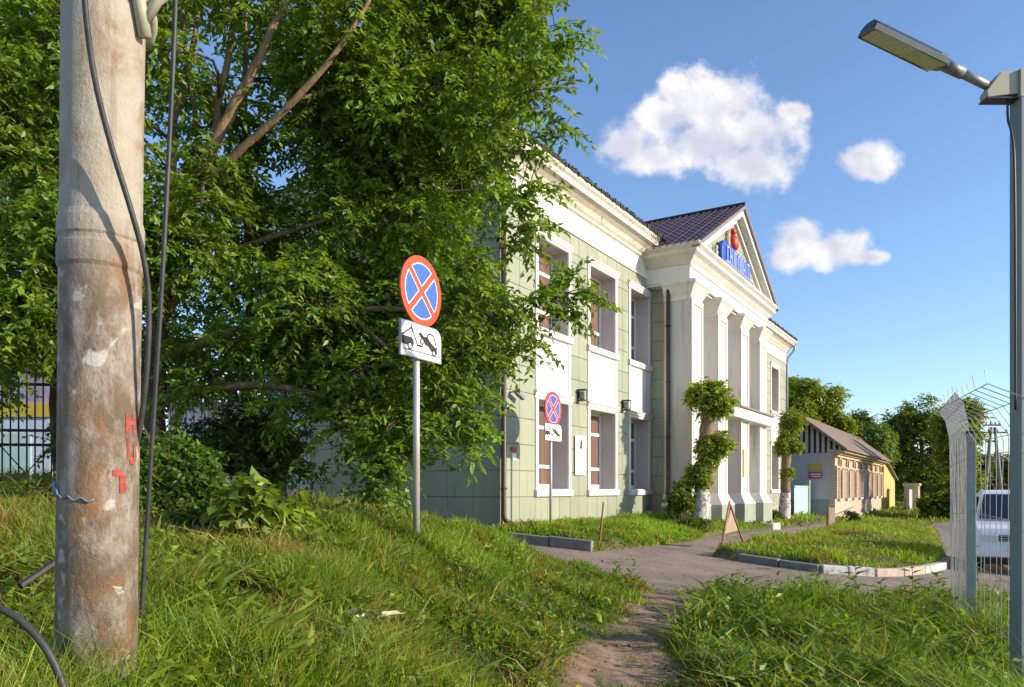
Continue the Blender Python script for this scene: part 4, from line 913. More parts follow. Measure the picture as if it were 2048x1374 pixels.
for zz, pr in ((3.0, .05), (3.58, .10), (3.72, .20)): MB().box(-.04, HL + .04, -pr, .046, zz, zz + .10).build('cornice_course', 'house_wood', OH)
MB().prism_x([(-.45, 3.83), (-.45, 3.93), (.3, 4.0), (.3, 3.83)], -.05, HL + .2).build('eave_board', 'house_wood', OH)
RY, RZ = 1.6, 5.72
MB().prism_y([(0, 0), (1, 0), (1, 1)], 0, .01)
def roofslope(y0, z0, y1, z1, t=.06): return MB().loft([[(-.35, y0, z0), (HL + .3, y0, z0), (HL + .3 - (3.0 if z1 > z0 else 0) * 0, y1, z1), (-.35, y1, z1)], [(-.35, y0, z0 + t), (HL + .3, y0, z0 + t), (HL + .3, y1, z1 + t), (-.35, y1, z1 + t)]])
roofslope(-.62, 3.93, RY, RZ).build('roof_slope', 'slate', OH); roofslope(HWd + .3, 3.93, RY, RZ).build('roof_slope', 'slate', OH)
MB().tube([(-.4, RY, RZ + .06), (HL + .3, RY, RZ + .06)], .09, 8).build('ridge', 'slate', OH)
for k in range(15):
    y = -.28 + k * (HWd + .3) / 15; zr = lambda yy_: 3.93 + (RZ - 3.93) * ((yy_ + .62) / (RY + .62) if yy_ < RY else (HWd + .3 - yy_) / (HWd + .3 - RY)) - .05
    yb = y + .15
    MB().prism_x([(y, 3.83), (yb, 3.83), (yb, max(3.84, zr(yb))), (y, max(3.84, zr(y)))], -.06, .02).build('gable_slat', 'slate_light' if k % 1 == 0 else 'slate', OH)
MB().prism_x([(-.3, 3.82), (HWd, 3.82), (RY, RZ - .08)], .03, .06).build('gable_back', 'dark_hole', OH)
for s_, (ya, za, yb, zb) in enumerate(((-.64, 3.90, RY, RZ - .02), (HWd + .32, 3.90, RY, RZ - .02))):
    MB().loft([[(-.40, ya, za - .10), (-.40, yb, zb - .10), (-.40, yb, zb + .04), (-.40, ya, za + .04)], [(-.34, ya, za - .10), (-.34, yb, zb - .10), (-.34, yb, zb + .04), (-.34, ya, za + .04)]]).build('barge_board', 'slate', OH)
po = thing('yellow_poster', 'yellow poster on the grey end wall of the brick house', 'poster', tuple(bw(HU - .02, HO - 1.05, 1.95)), BROT); MB().box(-.02, 0, -.36, .36, 0, .38).build('sheet', 'yellow', po); MB().box(-.024, -.0205, -.28, .28, .22, .26).box(-.024, -.0205, -.28, .28, .10, .14).build('print', 'notice_ink', po)
po = thing('magenta_poster', 'magenta poster below the yellow one on the end wall', 'poster', tuple(bw(HU - .02, HO - 1.05, 1.52)), BROT); MB().box(-.02, 0, -.36, .36, 0, .36).build('sheet', 'magenta', po); MB().box(-.024, -.0205, -.28, .28, .20, .25).box(-.024, -.0205, -.25, .2, .08, .12).build('print', 'sign_white', po)
# ochre annex and gate pillar
ax = thing('ochre_annex', 'narrow ochre plastered annex with sloping roof past the brick house', 'annex', tuple(bw(HU + HL + .3, HO - .2, -1.2)), BROT)
MB().prism_y([(0.06, -.3), (8.0, -.3), (8.0, 2.9), (0.06, 4.3)], -.25, 3.0).build('wall', 'ochre', ax)
MB().prism_y([(0.02, 4.33), (8.5, 2.84), (8.5, 2.96), (0.02, 4.45)], -.5, 3.2).build('roof', 'slate', ax)
gp = at(1824, 1022, 62); gpo = thing('brick_gate_pillar', 'weathered brick gate pillar before the trees', 'pillar', (gp.x, gp.y, -1.1), BROT)
MB().box(-.9, .9, -.5, .5, -.3, 2.3).build('shaft', 'brick', gpo); MB().box(-1.0, 1.0, -.6, .6, 2.301, 2.5).build('cap', 'stone', gpo); MB().box(-3.6, -.92, -.1, .1, -.3, 2.0).build('board_wall', 'stucco_grey', gpo)
# pale blue metal gate between theatre and house
gt = thing('metal_gate', 'pale blue sheet metal gate between the green building and brick house', 'gate', tuple(bw(27.0, .35, -.75)), BROT)
for k in range(11): MB().prism_z([(k * .30, 0), (k * .30 + .05, -.035), (k * .30 + .25, -.035), (k * .30 + .298, 0), (k * .30 + .298, .02), (k * .30, .02)], 0, 1.85).build('sheet', 'gate_blue', gt)
MB().box(0, 3.3, -.05, -.037, 1.75, 1.82).build('rail', 'post_green', gt); MB().box(3.34, 3.55, -.1, .1, -.3, 2.15).build('gate_post', 'post_green', gt)
# far utility pole
up = at(1986, 985, 52); upo = thing('far_utility_pole', 'distant lattice utility pole with crossarms seen above the car', 'pole', (up.x, up.y, -1.5))
for s in (-1, 1): MB().tube([(s * .75, 0, 0), (s * .12, 0, 6.6)], [.16, .10], 8).build('leg', 'concrete_pole', upo)
for zz in (1.5, 3, 4.5, 5.6): MB().box(-.9 + zz * .1, .9 - zz * .1, -.05, .05, zz, zz + .12).build('brace', 'rubber', upo)
for zz, ww in ((6.2, 1.0), (6.7, .55)):
    ca = MB().box(-ww, ww, -.06, .06, zz, zz + .10).build('crossarm', 'rubber', upo)
    for k in range(4): MB().lathe([(.05, 0), (.07, .1), (.03, .2)], 6, (-ww + .1 + k * (2 * ww - .2) / 3, 0, zz + .10)).build('insulator', 'metal_grey', ca)
MB().tube([(.1, 0, 4.9), (.9, 0, 4.5), (1.2, 0, 4.2)], .06, 5).build('strut', 'rubber', upo)
up2 = at(1998, 985, 60); u2 = thing('thin_far_pole', 'thin dark pole beside the distant lattice pole', 'pole', (up2.x, up2.y, -1.5)); MB().tube([(0, 0, 0), (.05, 0, 5.2)], [.12, .08], 8).build('shaft', 'rubber', u2); MB().box(-.6, .6, -.05, .05, 4.7, 4.8).build('crossarm', 'rubber', u2)

# ------------------------------------------------------------------ back left: iron fence and kiosk behind the tree
ifz = 13.2
ifn = thing('iron_fence', 'dark iron bar fence half hidden behind the big tree', 'fence', (-9.6, ifz, 0.3))
nb_ = 46
for k in range(nb_): MB().tube([(k * .13, k * .02, -.4), (k * .13, k * .02, 2.55), (k * .13, k * .02, 2.68)], [.014, .014, .003], 6).build('bar', 'iron', ifn)
for zz in (.35, 1.35, 1.6, 2.4): MB().box(-.05, nb_ * .13, -.03, -.015, zz, zz + .05).build('rail', 'iron', ifn).rotation_euler = (0, 0, .152)
for k in range(0, nb_ - 6, 6):
    MB().tube([(k * .13, k * .02 - .03, .4), (k * .13 + .78, k * .02 + .09, 1.35)], .011, 5).tube([(k * .13, k * .02 - .03, 1.35), (k * .13 + .78, k * .02 + .09, .4)], .011, 5).build('cross_brace', 'iron', ifn)
ks = thing('market_kiosk', 'pale blue kiosk with yellow band behind the iron fence', 'kiosk', (-13.5, 16.5, 0.0))
MB().box(-4, 3.6, 0, 4, -.5, 2.45).build('lower_wall', 'kiosk_blue', ks); MB().box(-4.05, 3.65, -.05, 4.05, 2.451, 2.75).build('band', 'yellow', ks); MB().box(-4, 3.6, .003, 4, 2.751, 3.7).build('upper_wall', 'kiosk_mauve', ks)
MB().box(-4.3, 3.9, -.4, 4.4, 3.701, 3.85).build('roof', 'slate', ks)
for k in range(4): MB().box(-3.4 + k * 1.8, -2.2 + k * 1.8, -.03, -.002, .7, 2.1).build('shutter', 'gate_blue', ks)
k2 = thing('white_shed', 'small white panel shed glimpsed between the tree trunks', 'shed', (-6.9, 19.5, 0.1))
for k in range(6): MB().box(-1.8 + k * .6, -1.21 + k * .6, 0, .08, -.5, 2.9).build('panel', 'kiosk_blue', k2)
MB().box(-1.85, 1.85, .085, 2.0, -.5, 2.88).build('body', 'stucco_grey', k2); MB().box(-2, 2, -.2, 2.2, 2.91, 3.0).build('roof', 'slate', k2)
lit = MB()
for (px, py, L, a) in ((650, 1212, .16, .3), (690, 1222, .22, -.5), (715, 1232, .12, .9)):
    p = at(px, py, 4.6); q = p - at(680, 1220, 4.6); n = 7
    lit.loft([[(q.x + L * (t / n - .5) * cos(a) + dy * sin(a), q.y + L * (t / n - .5) * sin(a) + dy * cos(a), q.z + .02 * sin(t * 1.7) + .015 * k) for k, dy in ((0, -.03), (0, .03), (.15, .03), (.15, -.03))] for t in range(n + 1)])
lo = lit.build('crumpled_paper', 'cloth', None); lo.location = at(680, 1220, 4.6); lo.scale = (2.3, 1.6, .7); tag(lo, 'crumpled beige paper scrap lying in the left grass', 'litter')

# ------------------------------------------------------------------ vegetation
def norm(a): return a / (np.linalg.norm(a, axis=1, keepdims=True) + 1e-9)
def leaves(P, D_, Nn, L, W):
    """diamond leaves folded along the midrib"""
    S = norm(np.cross(D_, Nn)); Nn = norm(np.cross(S, D_)); n = len(P); L = L[:, None]; W = W[:, None]
    m_ = P + D_ * L * 0.42
    V = np.empty((n, 4, 3)); V[:, 0] = P; V[:, 1] = m_ + S * W * .5 + Nn * W * .12; V[:, 2] = P + D_ * L - Nn * L * .10; V[:, 3] = m_ - S * W * .5 + Nn * W * .12
    return V.reshape(-1, 3)
LEAF = (4, [(0, 1, 2), (0, 2, 3)])
def sprays(O, D_, Lg, nl, ll, lw, base, rng, droop=0.25, tone=None, yel=0.25):
    """twigs of leaves: returns vertices + colours"""
    M_ = len(O); t = np.tile(np.linspace(0.12, 1.0, nl), M_); idx = np.repeat(np.arange(M_), nl)
    Dd = D_[idx]; P = O[idx] + Dd * (Lg[idx] * t)[:, None]; P[:, 2] -= droop * Lg[idx] * t ** 2
    up = np.array([[0, 0, 1.0]]); side = norm(np.cross(Dd, up + rng.normal(0, .15, (len(P), 3)))); sg_ = np.where(np.tile(np.arange(nl) % 2, M_) == 0, 1, -1)[:, None]
    ld = norm(Dd * 0.55 + side * sg_ * rng.uniform(.5, 1.1, (len(P), 1)) + rng.normal(0, .28, (len(P), 3)) - up * rng.uniform(0.05, .55, (len(P), 1)))
    nn = norm(up + rng.normal(0, .45, (len(P), 3)))
    L = ll * rng.uniform(.65, 1.25, len(P)); W = lw * rng.uniform(.7, 1.25, len(P))
    V = leaves(P, ld, nn, L, W)
    tn = (np.ones(M_) if tone is None else tone)[idx] * rng.uniform(.72, 1.25, len(P))
    y = np.clip(rng.normal(yel, .25, len(P)), 0, 1)[:, None]
    c = (np.array(base)[None] * (1 - y) + np.array([base[0] * 1.75, base[1] * 1.22, base[2] * .8])[None] * y) * tn[:, None]
    return V, c
def rnd_dirs(n, rng): return norm(rng.normal(size=(n, 3)))
def nearest_on(limbs, p):
    best = None
    for L_ in limbs:
        for i, q in enumerate(L_['pts']):
            d = (q - p).length
            if best is None or d < best[0]: best = (d, q, L_['rad'][i])
    return best
def smooth_path(P, n=5):
    P = [Vector(p) for p in P]; out = []
    for i in range(len(P) - 1):
        p0, p1, p2, p3 = P[max(i - 1, 0)], P[i], P[i + 1], P[min(i + 2, len(P) - 1)]
        for k in range(n):
            t = k / n; out.append(0.5 * ((2 * p1) + (p2 - p0) * t + (2 * p0 - 5 * p1 + 4 * p2 - p3) * t * t + (3 * p1 - p0 - 3 * p2 + p3) * t ** 3))
    return out + [P[-1]]
def tree(name, label, trunk, limbs, clumps, seed, leaf=(.075, .032), spray=(.42, 15), base=(.065, .125, .018), bark='bark', dens=1.0, group='trees', droop=.3, twig=True, yel=.25, cat='tree', limb_bark=None):
    rng = np.random.default_rng(seed); rr = random.Random(seed)
    org = Vector(trunk[0][0]); o = thing(name, label, cat, tuple(org), 0, group)
    def tb(chain, nseg):
        pts = smooth_path([c[0] for c in chain]); n0 = len(chain) - 1; rad = [np.interp(i / 5.0, range(len(chain)), [c[1] for c in chain]) for i in range(len(pts))]
        pts = [p + Vector((rr.gauss(0, .012), rr.gauss(0, .012), 0)) * min(1, r_ * 12) for p, r_ in zip(pts, rad)]
        MB_ = MB().tube([p - org for p in pts], rad, nseg); return MB_, pts, rad
    mb, pts, rad = tb(trunk, 12); mb.build('trunk', bark, o, smooth=True); sk = [dict(pts=pts, rad=rad)]
    for ch in limbs:
        mb, pts, rad = tb(ch, 8); mb.build('limb', limb_bark or bark, o, smooth=True); sk.append(dict(pts=pts, rad=rad))
    tw_ = MB(); Vs = []; Cs = []
    for (c, r3, ns) in clumps:
        c = Vector(c)
        dd, q, qr = nearest_on(sk, c)
        if twig and dd > .25:
            mid = q.lerp(c, .55) + Vector((rr.gauss(0, .1), rr.gauss(0, .1), .12 * dd))
            pth = smooth_path([q, mid, c], 3); tw_.tube([p - org for p in pth], [max(.006, min(qr * .6, .03) * (1 - i / len(pth) * .75)) for i in range(len(pth))], 5)
        ns = max(3, int(ns * dens)); dr = rnd_dirs(ns, rng); rad_ = rng.uniform(.15, 1, (ns, 1)) ** .55
        r3 = np.array(r3); O = np.array(c)[None] + dr * rad_ * r3
        D_ = norm(dr * np.array([1, 1, .55]) + rng.normal(0, .45, (ns, 3)) + np.array([[0, 0, -.12]]))
        Lg = spray[0] * rng.uniform(.6, 1.3, ns); O2 = O - D_ * Lg[:, None] * .4
        tone = np.full(ns, rng.uniform(.78, 1.2)) * rng.uniform(.85, 1.15, ns)
        V, cc_ = sprays(O2, D_, Lg, spray[1], leaf[0], leaf[1], base, rng, droop, tone, yel); Vs.append(V); Cs.append(cc_)
        if twig:
            for k in range(0, ns, 2):
                a = Vector(O2[k]); b_ = a + Vector(D_[k]) * float(Lg[k]) * .9 - Vector((0, 0, droop * Lg[k] * .8)); m2 = (a + b_) / 2 + Vector((0, 0, droop * Lg[k] * .2))
                tw_.tube([a - org, m2 - org, b_ - org], [.005, .004, .002], 3)
                if k % 6 == 0: tw_.tube([c - org, (c + a) / 2 - org, a - org], [.009, .007, .005], 3)
    if twig and tw_.v: tw_.build('twigs', bark, o)['kind'] = 'stuff'
    V = np.concatenate(Vs) - np.array(org)[None]
    cr = np_mesh('crown', V, LEAF, 'leaf', np.concatenate(Cs), parent=o); return o
def A3(px, py, Z, r): return (at(px, py, Z), r * .8)

# --- the big multi-stemmed tree on the left
SIL = [(-150, -150), (1110, -150), (1125, -20), (1160, 70), (1120, 130), (1140, 240), (1070, 285), (1015, 330), (1060, 390), (1000, 430), (950, 470), (990, 560), (985, 640), (1020, 690), (970, 740), (950, 800), (960, 870), (900, 905), (870, 850), (810, 920), (770, 985), (715, 960), (690, 890), (640, 830), (560, 800), (480, 850), (300, 850), (200, 800), (-150, 760)]
rt = random.Random(21); cl = []
SX = np.array(SIL)
tries = 0
while len(cl) < 255 and tries < 30000:
    tries += 1
    px, py = rt.uniform(-120, 1130), rt.uniform(-140, 960)
    rp_ = rt.uniform(.34, .62); zf = 7.9 + max(0, px) * .00125; Z = rt.choice([rt.uniform(zf, zf + .9), rt.uniform(zf, zf + .9), rt.uniform(zf + .9, 11.3)]); rpx = rp_ * F / Z * .82
    if sdist(np.array([px]), np.array([py]), SIL)[0] > -rpx: continue
    # breaks in the crown where limbs and sky show
    if 310 < px < 680 and py < 520 and rt.random() < (.78 if Z < 9.45 else .35): continue
    if px < 330 and py < 420 and rt.random() < .35: continue
    gap = 0.5 * sin(px * .011 + 1.3) + 0.5 * sin(py * .013 + px * .006)
    if py < 760 and px < 760 and gap < -0.24 and rt.random() < .9: continue
    if 330 < px < 640 and 520 < py < 900 and rt.random() < .35: continue
    if any((abs(px - q[3]) ** 2 + (1.3 * abs(py - q[4])) ** 2) < ((50 if px > 560 else 62) if abs(Z - q[5]) < .8 else 22) ** 2 for q in cl): continue
    cl.append((at(px, py, Z), (rp_, rp_ * .9, rp_ * .72), int(48 * (rp_ / .5) ** 2), px, py, Z))
clumps = [c[:3] for c in cl]
for (px, py, Z, r_, n_) in ((1145, 555, 8.9, .17, 14), (1095, 590, 8.9, .20, 16), (1172, 590, 8.9, .13, 10), (1125, 620, 8.9, .15, 10), (1070, 610, 8.8, .14, 8), (1075, 375, 8.7, .16, 10), (1040, 400, 8.7, .17, 12), (1070, 460, 8.8, .17, 12), (1030, 480, 8.8, .18, 12), (1060, 690, 8.8, .12, 7), (1030, 650, 8.7, .18, 12),
                            (1000, 600, 8.7, .3, 26), (985, 690, 8.6, .28, 24), (930, 850, 8.5, .26, 22), (745, 985, 8.2, .16, 12), (930, 780, 8.5, .32, 30), (890, 830, 8.5, .32, 30), (850, 880, 8.4, .26, 22), (800, 840, 8.3, .36, 36), (835, 750, 8.4, .36, 36), (770, 890, 8.3, .30, 28), (735, 930, 8.3, .24, 20), (770, 950, 8.25, .2, 16), (700, 850, 8.4, .34, 32), (640, 790, 8.6, .34, 32), (950, 710, 8.6, .28, 26), (945, 620, 8.6, .32, 30), (890, 690, 8.5, .36, 36), (900, 560, 8.6, .36, 36), (960, 520, 8.6, .22, 18), (950, 870, 8.5, .16, 12), (720, 740, 8.5, .4, 40), (560, 820, 8.9, .3, 24), (1040, 300, 8.7, .2, 14), (970, 250, 8.6, .35, 34), (1060, 180, 8.5, .35, 34), (980, 400, 8.6, .3, 26), (1120, 250, 8.6, .14, 9), (1140, 95, 8.5, .16, 12), (1090, 40, 8.5, .25, 20)):
    clumps.append((at(px, py, Z), (r_ * 1.25, r_, r_ * .8), n_))
trunk = [A3(318, 1010, 9.3, .17), A3(312, 880, 9.3, .155), A3(312, 740, 9.25, .145), A3(318, 620, 9.2, .135), A3(345, 490, 9.1, .12)]
limbs = [[A3(345, 490, 9.1, .115), A3(402, 350, 9.0, .095), A3(455, 235, 8.9, .08), A3(520, 110, 8.8, .06), A3(590, -30, 8.8, .05), A3(640, -140, 8.8, .03)],
         [A3(425, 300, 9.0, .06), A3(440, 200, 9.1, .055), A3(470, 20, 9.2, .045), A3(490, -140, 9.3, .03)],
         [A3(385, 395, 9.0, .065), A3(470, 310, 8.8, .058), A3(590, 200, 8.6, .05), A3(690, 80, 8.5, .035), A3(760, -40, 8.5, .025)],
         [A3(345, 480, 9.1, .06), A3(350, 240, 9.4, .05), A3(392, 60, 9.5, .04), A3(400, -130, 9.6, .03)],
         [A3(400, 360, 9.3, .04), A3(390, 220, 9.4, .035), A3(370, 100, 9.4, .03), A3(360, -100, 9.4, .02)],
         [A3(500, 640, 10.0, .07), A3(492, 420, 10.0, .06), A3(490, 200, 10.0, .045), A3(490, 20, 10.0, .03)],
         [A3(318, 640, 9.2, .08), A3(430, 520, 9.3, .055), A3(620, 450, 9.4, .038), A3(800, 400, 9.5, .024), A3(950, 380, 9.4, .016), A3(1050, 395, 8.75, .012)],
         [A3(312, 720, 9.2, .09), A3(480, 660, 9.1, .07), A3(690, 620, 8.9, .05), A3(880, 620, 8.8, .03), A3(1010, 605, 8.85, .018), A3(1120, 590, 8.9, .01)],
         [A3(312, 800, 9.25, .08), A3(500, 770, 9.0, .06), A3(660, 800, 8.7, .04), A3(740, 880, 8.4, .02), A3(770, 950, 8.3, .01)],
         [A3(590, 200, 8.8, .035), A3(800, 140, 9.3, .022), A3(980, 90, 9.5, .015), A3(1110, 60, 9.4, .008)],
         [A3(690, 620, 8.9, .035), A3(800, 720, 8.7, .028), A3(900, 830, 8.5, .015)],
         [A3(312, 880, 9.3, .10), A3(250, 620, 9.5, .08), A3(215, 300, 9.6, .06), A3(230, 0, 9.6, .04)]]
tree('maple_tree', 'large multi-stemmed leafy tree behind the nearer road sign', trunk, limbs, clumps, 5, leaf=(.105, .050), spray=(.40, 14), bark='bark', limb_bark='bark_light', base=(.14, .265, .031), yel=.26)
# --- second tree at the far left edge
cl2 = []
for k in range(46):
    px, py, Z = R.uniform(-260, 110), R.uniform(-120, 800), R.uniform(9.8, 12); 
    if 560 < py and px > 60: continue
    r_ = R.uniform(.35, .6); cl2.append((at(px, py, Z), (r_, r_, r_ * .7), int(46 * (r_ / .5) ** 2)))
tree('leaning_tree', 'dark leaning tree at the left edge behind the utility pole', [A3(125, 1000, 11, .17), A3(118, 760, 11, .15), A3(112, 560, 10.9, .14), A3(88, 470, 10.8, .12)],
     [[A3(95, 480, 10.8, .12), A3(20, 340, 10.6, .10), A3(-70, 200, 10.6, .08), A3(-150, 60, 10.6, .05)], [A3(110, 540, 10.9, .07), A3(140, 330, 11.2, .055), A3(120, 60, 11.2, .03)], [A3(115, 650, 11, .06), A3(10, 600, 10.6, .04), A3(-120, 560, 10.5, .02)]], cl2, 9, leaf=(.10, .045), spray=(.40, 14), bark='bark', limb_bark='bark_light', base=(.115, .225, .028), yel=.26)
# --- shrubs by the pole
def shrub(name, label, c, r3, n, leaf, spray, base, seed, stems=6, group='shrubs under the big tree', yel=.3, droop=.3):
    rr = random.Random(seed); c = Vector(c); g = hh(c.x, c.y); limbs_ = []; cl_ = []
    for k in range(stems):
        e = c + Vector((rr.uniform(-.8, .8) * r3[0], rr.uniform(-.8, .8) * r3[1], rr.uniform(.1, .9) * r3[2]))
        limbs_.append([(Vector((c.x + rr.gauss(0, .08), c.y + rr.gauss(0, .08), g - .05)), .018), (Vector(((c.x * 2 + e.x) / 3, (c.y * 2 + e.y) / 3, (g + e.z) / 2)), .013), (e, .006)])
    m = max(5, n // 16)
    for k in range(m):
        d_ = rnd_dirs(1, np.random.default_rng(seed * 100 + k))[0]; rad_ = rr.random() ** .45
        cl_.append((c + Vector((d_[0] * r3[0], d_[1] * r3[1], abs(d_[2]) * r3[2] * 1.0 - .35 * r3[2] * (d_[2] < 0))) * rad_ * .85, (r3[0] * .36, r3[1] * .36, r3[2] * .30), 16))
    base_pt = (Vector((c.x, c.y, g - .05)), .025)
    return tree(name, label, [base_pt, (Vector((c.x, c.y, g + .3)), .02), (c, .012)], limbs_, cl_, seed, leaf, spray, base, 'bark', 1.0, group, droop, True, yel, 'shrub')
p = at(335, 960, 7.4); shrub('sapling_shrub', 'dense green sapling thicket beside the utility pole', (p.x, p.y, p.z), (.50, .45, .62), 560, (.085, .042), (.30, 11), (.085, .19, .022), 31, 8)
p = at(520, 1010, 6.6); shrub('broad_leaved_shrub', 'bright low shrub with broad heart-shaped leaves under the tree', (p.x, p.y, p.z), (.36, .35, .34), 130, (.145, .095), (.26, 6), (.15, .27, .03), 32, 7, yel=.5)
p = at(610, 1040, 7.4); shrub('weedy_shrub', 'low weedy shrub right of the broad-leaved one', (p.x, p.y, p.z), (.40, .35, .22), 150, (.07, .03), (.22, 9), (.13, .22, .025), 33, 6, yel=.5)
p = at(420, 1040, 7.0); shrub('low_shrub', 'low dark green shrub between the thicket and the broad-leaved shrub', (p.x, p.y, p.z), (.42, .4, .25), 200, (.075, .04), (.24, 9), (.085, .18, .022), 34, 6)
p = at(60, 1000, 8.2); shrub('edge_shrub', 'loose shrub in front of the iron fence at the left edge', (p.x, p.y, p.z), (.6, .5, .42), 160, (.07, .035), (.25, 9), (.09, .18, .022), 35, 6)
p = at(500, 880, 10.0); shrub('back_shrub', 'wide shaded shrub by the iron fence behind the big tree', (p.x, p.y, p.z), (1.0, .6, .75), 420, (.085, .04), (.3, 10), (.075, .15, .02), 36, 8)
p = at(210, 900, 11.0); shrub('fence_shrub', 'shaded shrub behind the utility pole along the iron fence', (p.x, p.y, p.z), (1.0, .6, .95), 380, (.085, .04), (.3, 10), (.075, .15, .02), 37, 8)
p = at(560, 930, 9.8); shrub('wall_shrub', 'leafy shrub growing against the far end of the shaded side wall', (p.x, p.y, p.z), (.60, .45, .60), 240, (.085, .045), (.28, 10), (.085, .18, .022), 38, 7)
p = at(430, 930, 9.2); shrub('trunk_shrub', 'shaded shrub right beside the trunk of the big tree', (p.x, p.y, p.z), (.55, .4, .55), 240, (.085, .045), (.28, 10), (.085, .18, .022), 39, 7)
# --- pollarded trees before the facade
def pollard(label, base_px, base_py, Z, sc, blobs, lean, seed):
    rr = random.Random(seed); b = at(base_px, base_py, Z); o_clumps = []; pts = []
    for (px, py, r_) in blobs:
        c = at(px, py, Z); rw = r_ / F * Z
        n_ = 15
        for k in range(n_):
            d_ = rnd_dirs(1, np.random.default_rng(seed * 50 + k + int(px)))[0]; o_clumps.append((c + Vector(d_.tolist()) * rw * .52, (rw * .36, rw * .36, rw * .36), 20))
    chain = [(at(x_, y_, Z), w_ / F * Z / 2) for x_, y_, w_ in lean]
    ww = chain[:2]; up_ = chain[1:]
    t_ = tree('pollarded_tree', label, [(c[0] - Vector((0, 0, .25)) if i == 0 else c[0], c[1]) for i, c in enumerate(ww)], [up_], o_clumps, seed, (.105, .065), (.22, 9), (.17, .28, .028), 'whitewash', 1.0, 'pollarded trees before the facade', .25, True, .4, 'tree', 'bark_light')
pollard('nearer pollarded tree with whitewashed foot before the first columns', 1397, 1045, 21.6, 1, [(1420, 800, 52), (1405, 790, 38), (1440, 805, 36), (1438, 885, 32), (1414, 890, 26), (1415, 925, 28), (1398, 950, 30)], [(1396, 1045, 40), (1405, 978, 31), (1414, 930, 30), (1412, 880, 30), (1416, 830, 26), (1420, 780, 16)], 41)
pollard('farther pollarded tree with whitewashed foot by the end of the facade', 1567, 1036, 33.5, 1, [(1585, 838, 31), (1578, 860, 28), (1570, 885, 22), (1590, 890, 18), (1575, 945, 16), (1566, 895, 18)], [(1567, 1036, 26), (1571, 985, 20), (1572, 930, 19), (1574, 880, 19), (1580, 830, 12)], 42)
p = at(1362, 1000, 21.4); shrub('vine_bush', 'upright green bush at the foot of the nearer pollarded tree', (p.x, p.y, p.z), (.36, .4, .62), 260, (.12, .08), (.25, 8), (.085, .17, .02), 43, 6, group='bushes before the facade')
p = at(1395, 1048, 21.0); shrub('round_bush', 'low rounded bush spreading beneath the nearer pollarded tree', (p.x, p.y, p.z), (.55, .5, .28), 200, (.09, .05), (.22, 9), (.10, .19, .02), 44, 6, group='bushes before the facade')
p = at(1553, 1034, 33); shrub('small_bush', 'small bush at the foot of the farther pollarded tree', (p.x, p.y, p.z), (.4, .4, .3), 120, (.12, .07), (.25, 8), (.055, .115, .018), 45, 5, group='bushes before the facade')
p = at(1706, 1034, 40); shrub('house_bush', 'small dark bush before the brick house', (p.x, p.y, p.z), (.45, .4, .35), 110, (.14, .08), (.25, 8), (.04, .09, .018), 46, 5, group='bushes before the facade')
# --- background trees
def far_tree(label, px, pyb, Z, blobs, seed, base=(.05, .10, .018), leaf=(.30, .17), ns=34, group='background trees'):
    rr = random.Random(seed); b = at(px, pyb, Z); cl_ = []
    for (x_, y_, r_) in blobs:
        rw = r_ / F * Z; c = at(x_, y_, Z + rr.uniform(-2, 2))
        for k in range(12):
            d_ = rnd_dirs(1, np.random.default_rng(seed * 31 + k + int(x_)))[0]; cl_.append((c + Vector(d_.tolist()) * rw * .62, (rw * .42, rw * .42, rw * .36), ns))
    tp_ = at(blobs[0][0], blobs[0][1], Z)
    lm = [[(b.lerp(tp_, .5), .14), (b.lerp(at(x_, y_, Z), .8), .09), (at(x_, y_, Z), .04)] for (x_, y_, r_) in blobs]
    return tree('background_tree', label, [(Vector((b.x, b.y, -2)), .3), (b, .28), (b.lerp(tp_, .5), .2), (tp_, .07)], lm, cl_, seed, leaf, (.9, 8), base, 'bark', 1.0, group, .25, False, .3)
far_tree('bushy tree rising behind the end of the green building', 1630, 1000, 58, [(1610, 790, 38), (1655, 800, 42), (1590, 810, 34), (1640, 840, 50), (1600, 860, 40), (1680, 850, 28), (1575, 770, 20)], 51, (.17, .26, .03))
far_tree('small dark tree between the bushy tree and the great crown', 1730, 1000, 64, [(1722, 845, 28), (1745, 880, 34), (1720, 890, 30), (1760, 900, 30), (1730, 930, 34)], 52, (.10, .19, .045))
far_tree('great spreading tree behind the gate pillar', 1850, 1010, 70, [(1840, 825, 42), (1800, 850, 38), (1880, 850, 44), (1835, 890, 60), (1785, 900, 40), (1890, 910, 48), (1850, 950, 55), (1800, 950, 40), (1895, 965, 40), (1760, 870, 24)], 53, (.14, .225, .03))
far_tree('tree by the mesh fence seen beyond the gate pillar tree', 1925, 1010, 50, [(1925, 825, 34), (1905, 850, 34), (1940, 860, 22), (1915, 900, 36), (1930, 950, 28), (1910, 980, 34)], 54, (.15, .23, .03))
far_tree('distant tree behind the parked car', 2000, 1010, 75, [(1965, 930, 24), (1990, 950, 26), (2020, 935, 30), (1975, 970, 24), (2040, 960, 40), (2070, 930, 40)], 55, (.10, .16, .035))
far_tree('bright low tree mass behind the pavement end', 1870, 1015, 48, [(1885, 1000, 28), (1868, 1006, 18), (1908, 1000, 24)], 56, (.12, .21, .025))
far_tree('tall dark tree far behind the iron fence', 330, 960, 34, [(100, 700, 110), (250, 620, 120), (420, 660, 110), (330, 760, 110), (150, 840, 90), (-20, 640, 110), (480, 800, 80), (560, 700, 70)], 57, (.035, .08, .018), (.24, .13), 26)
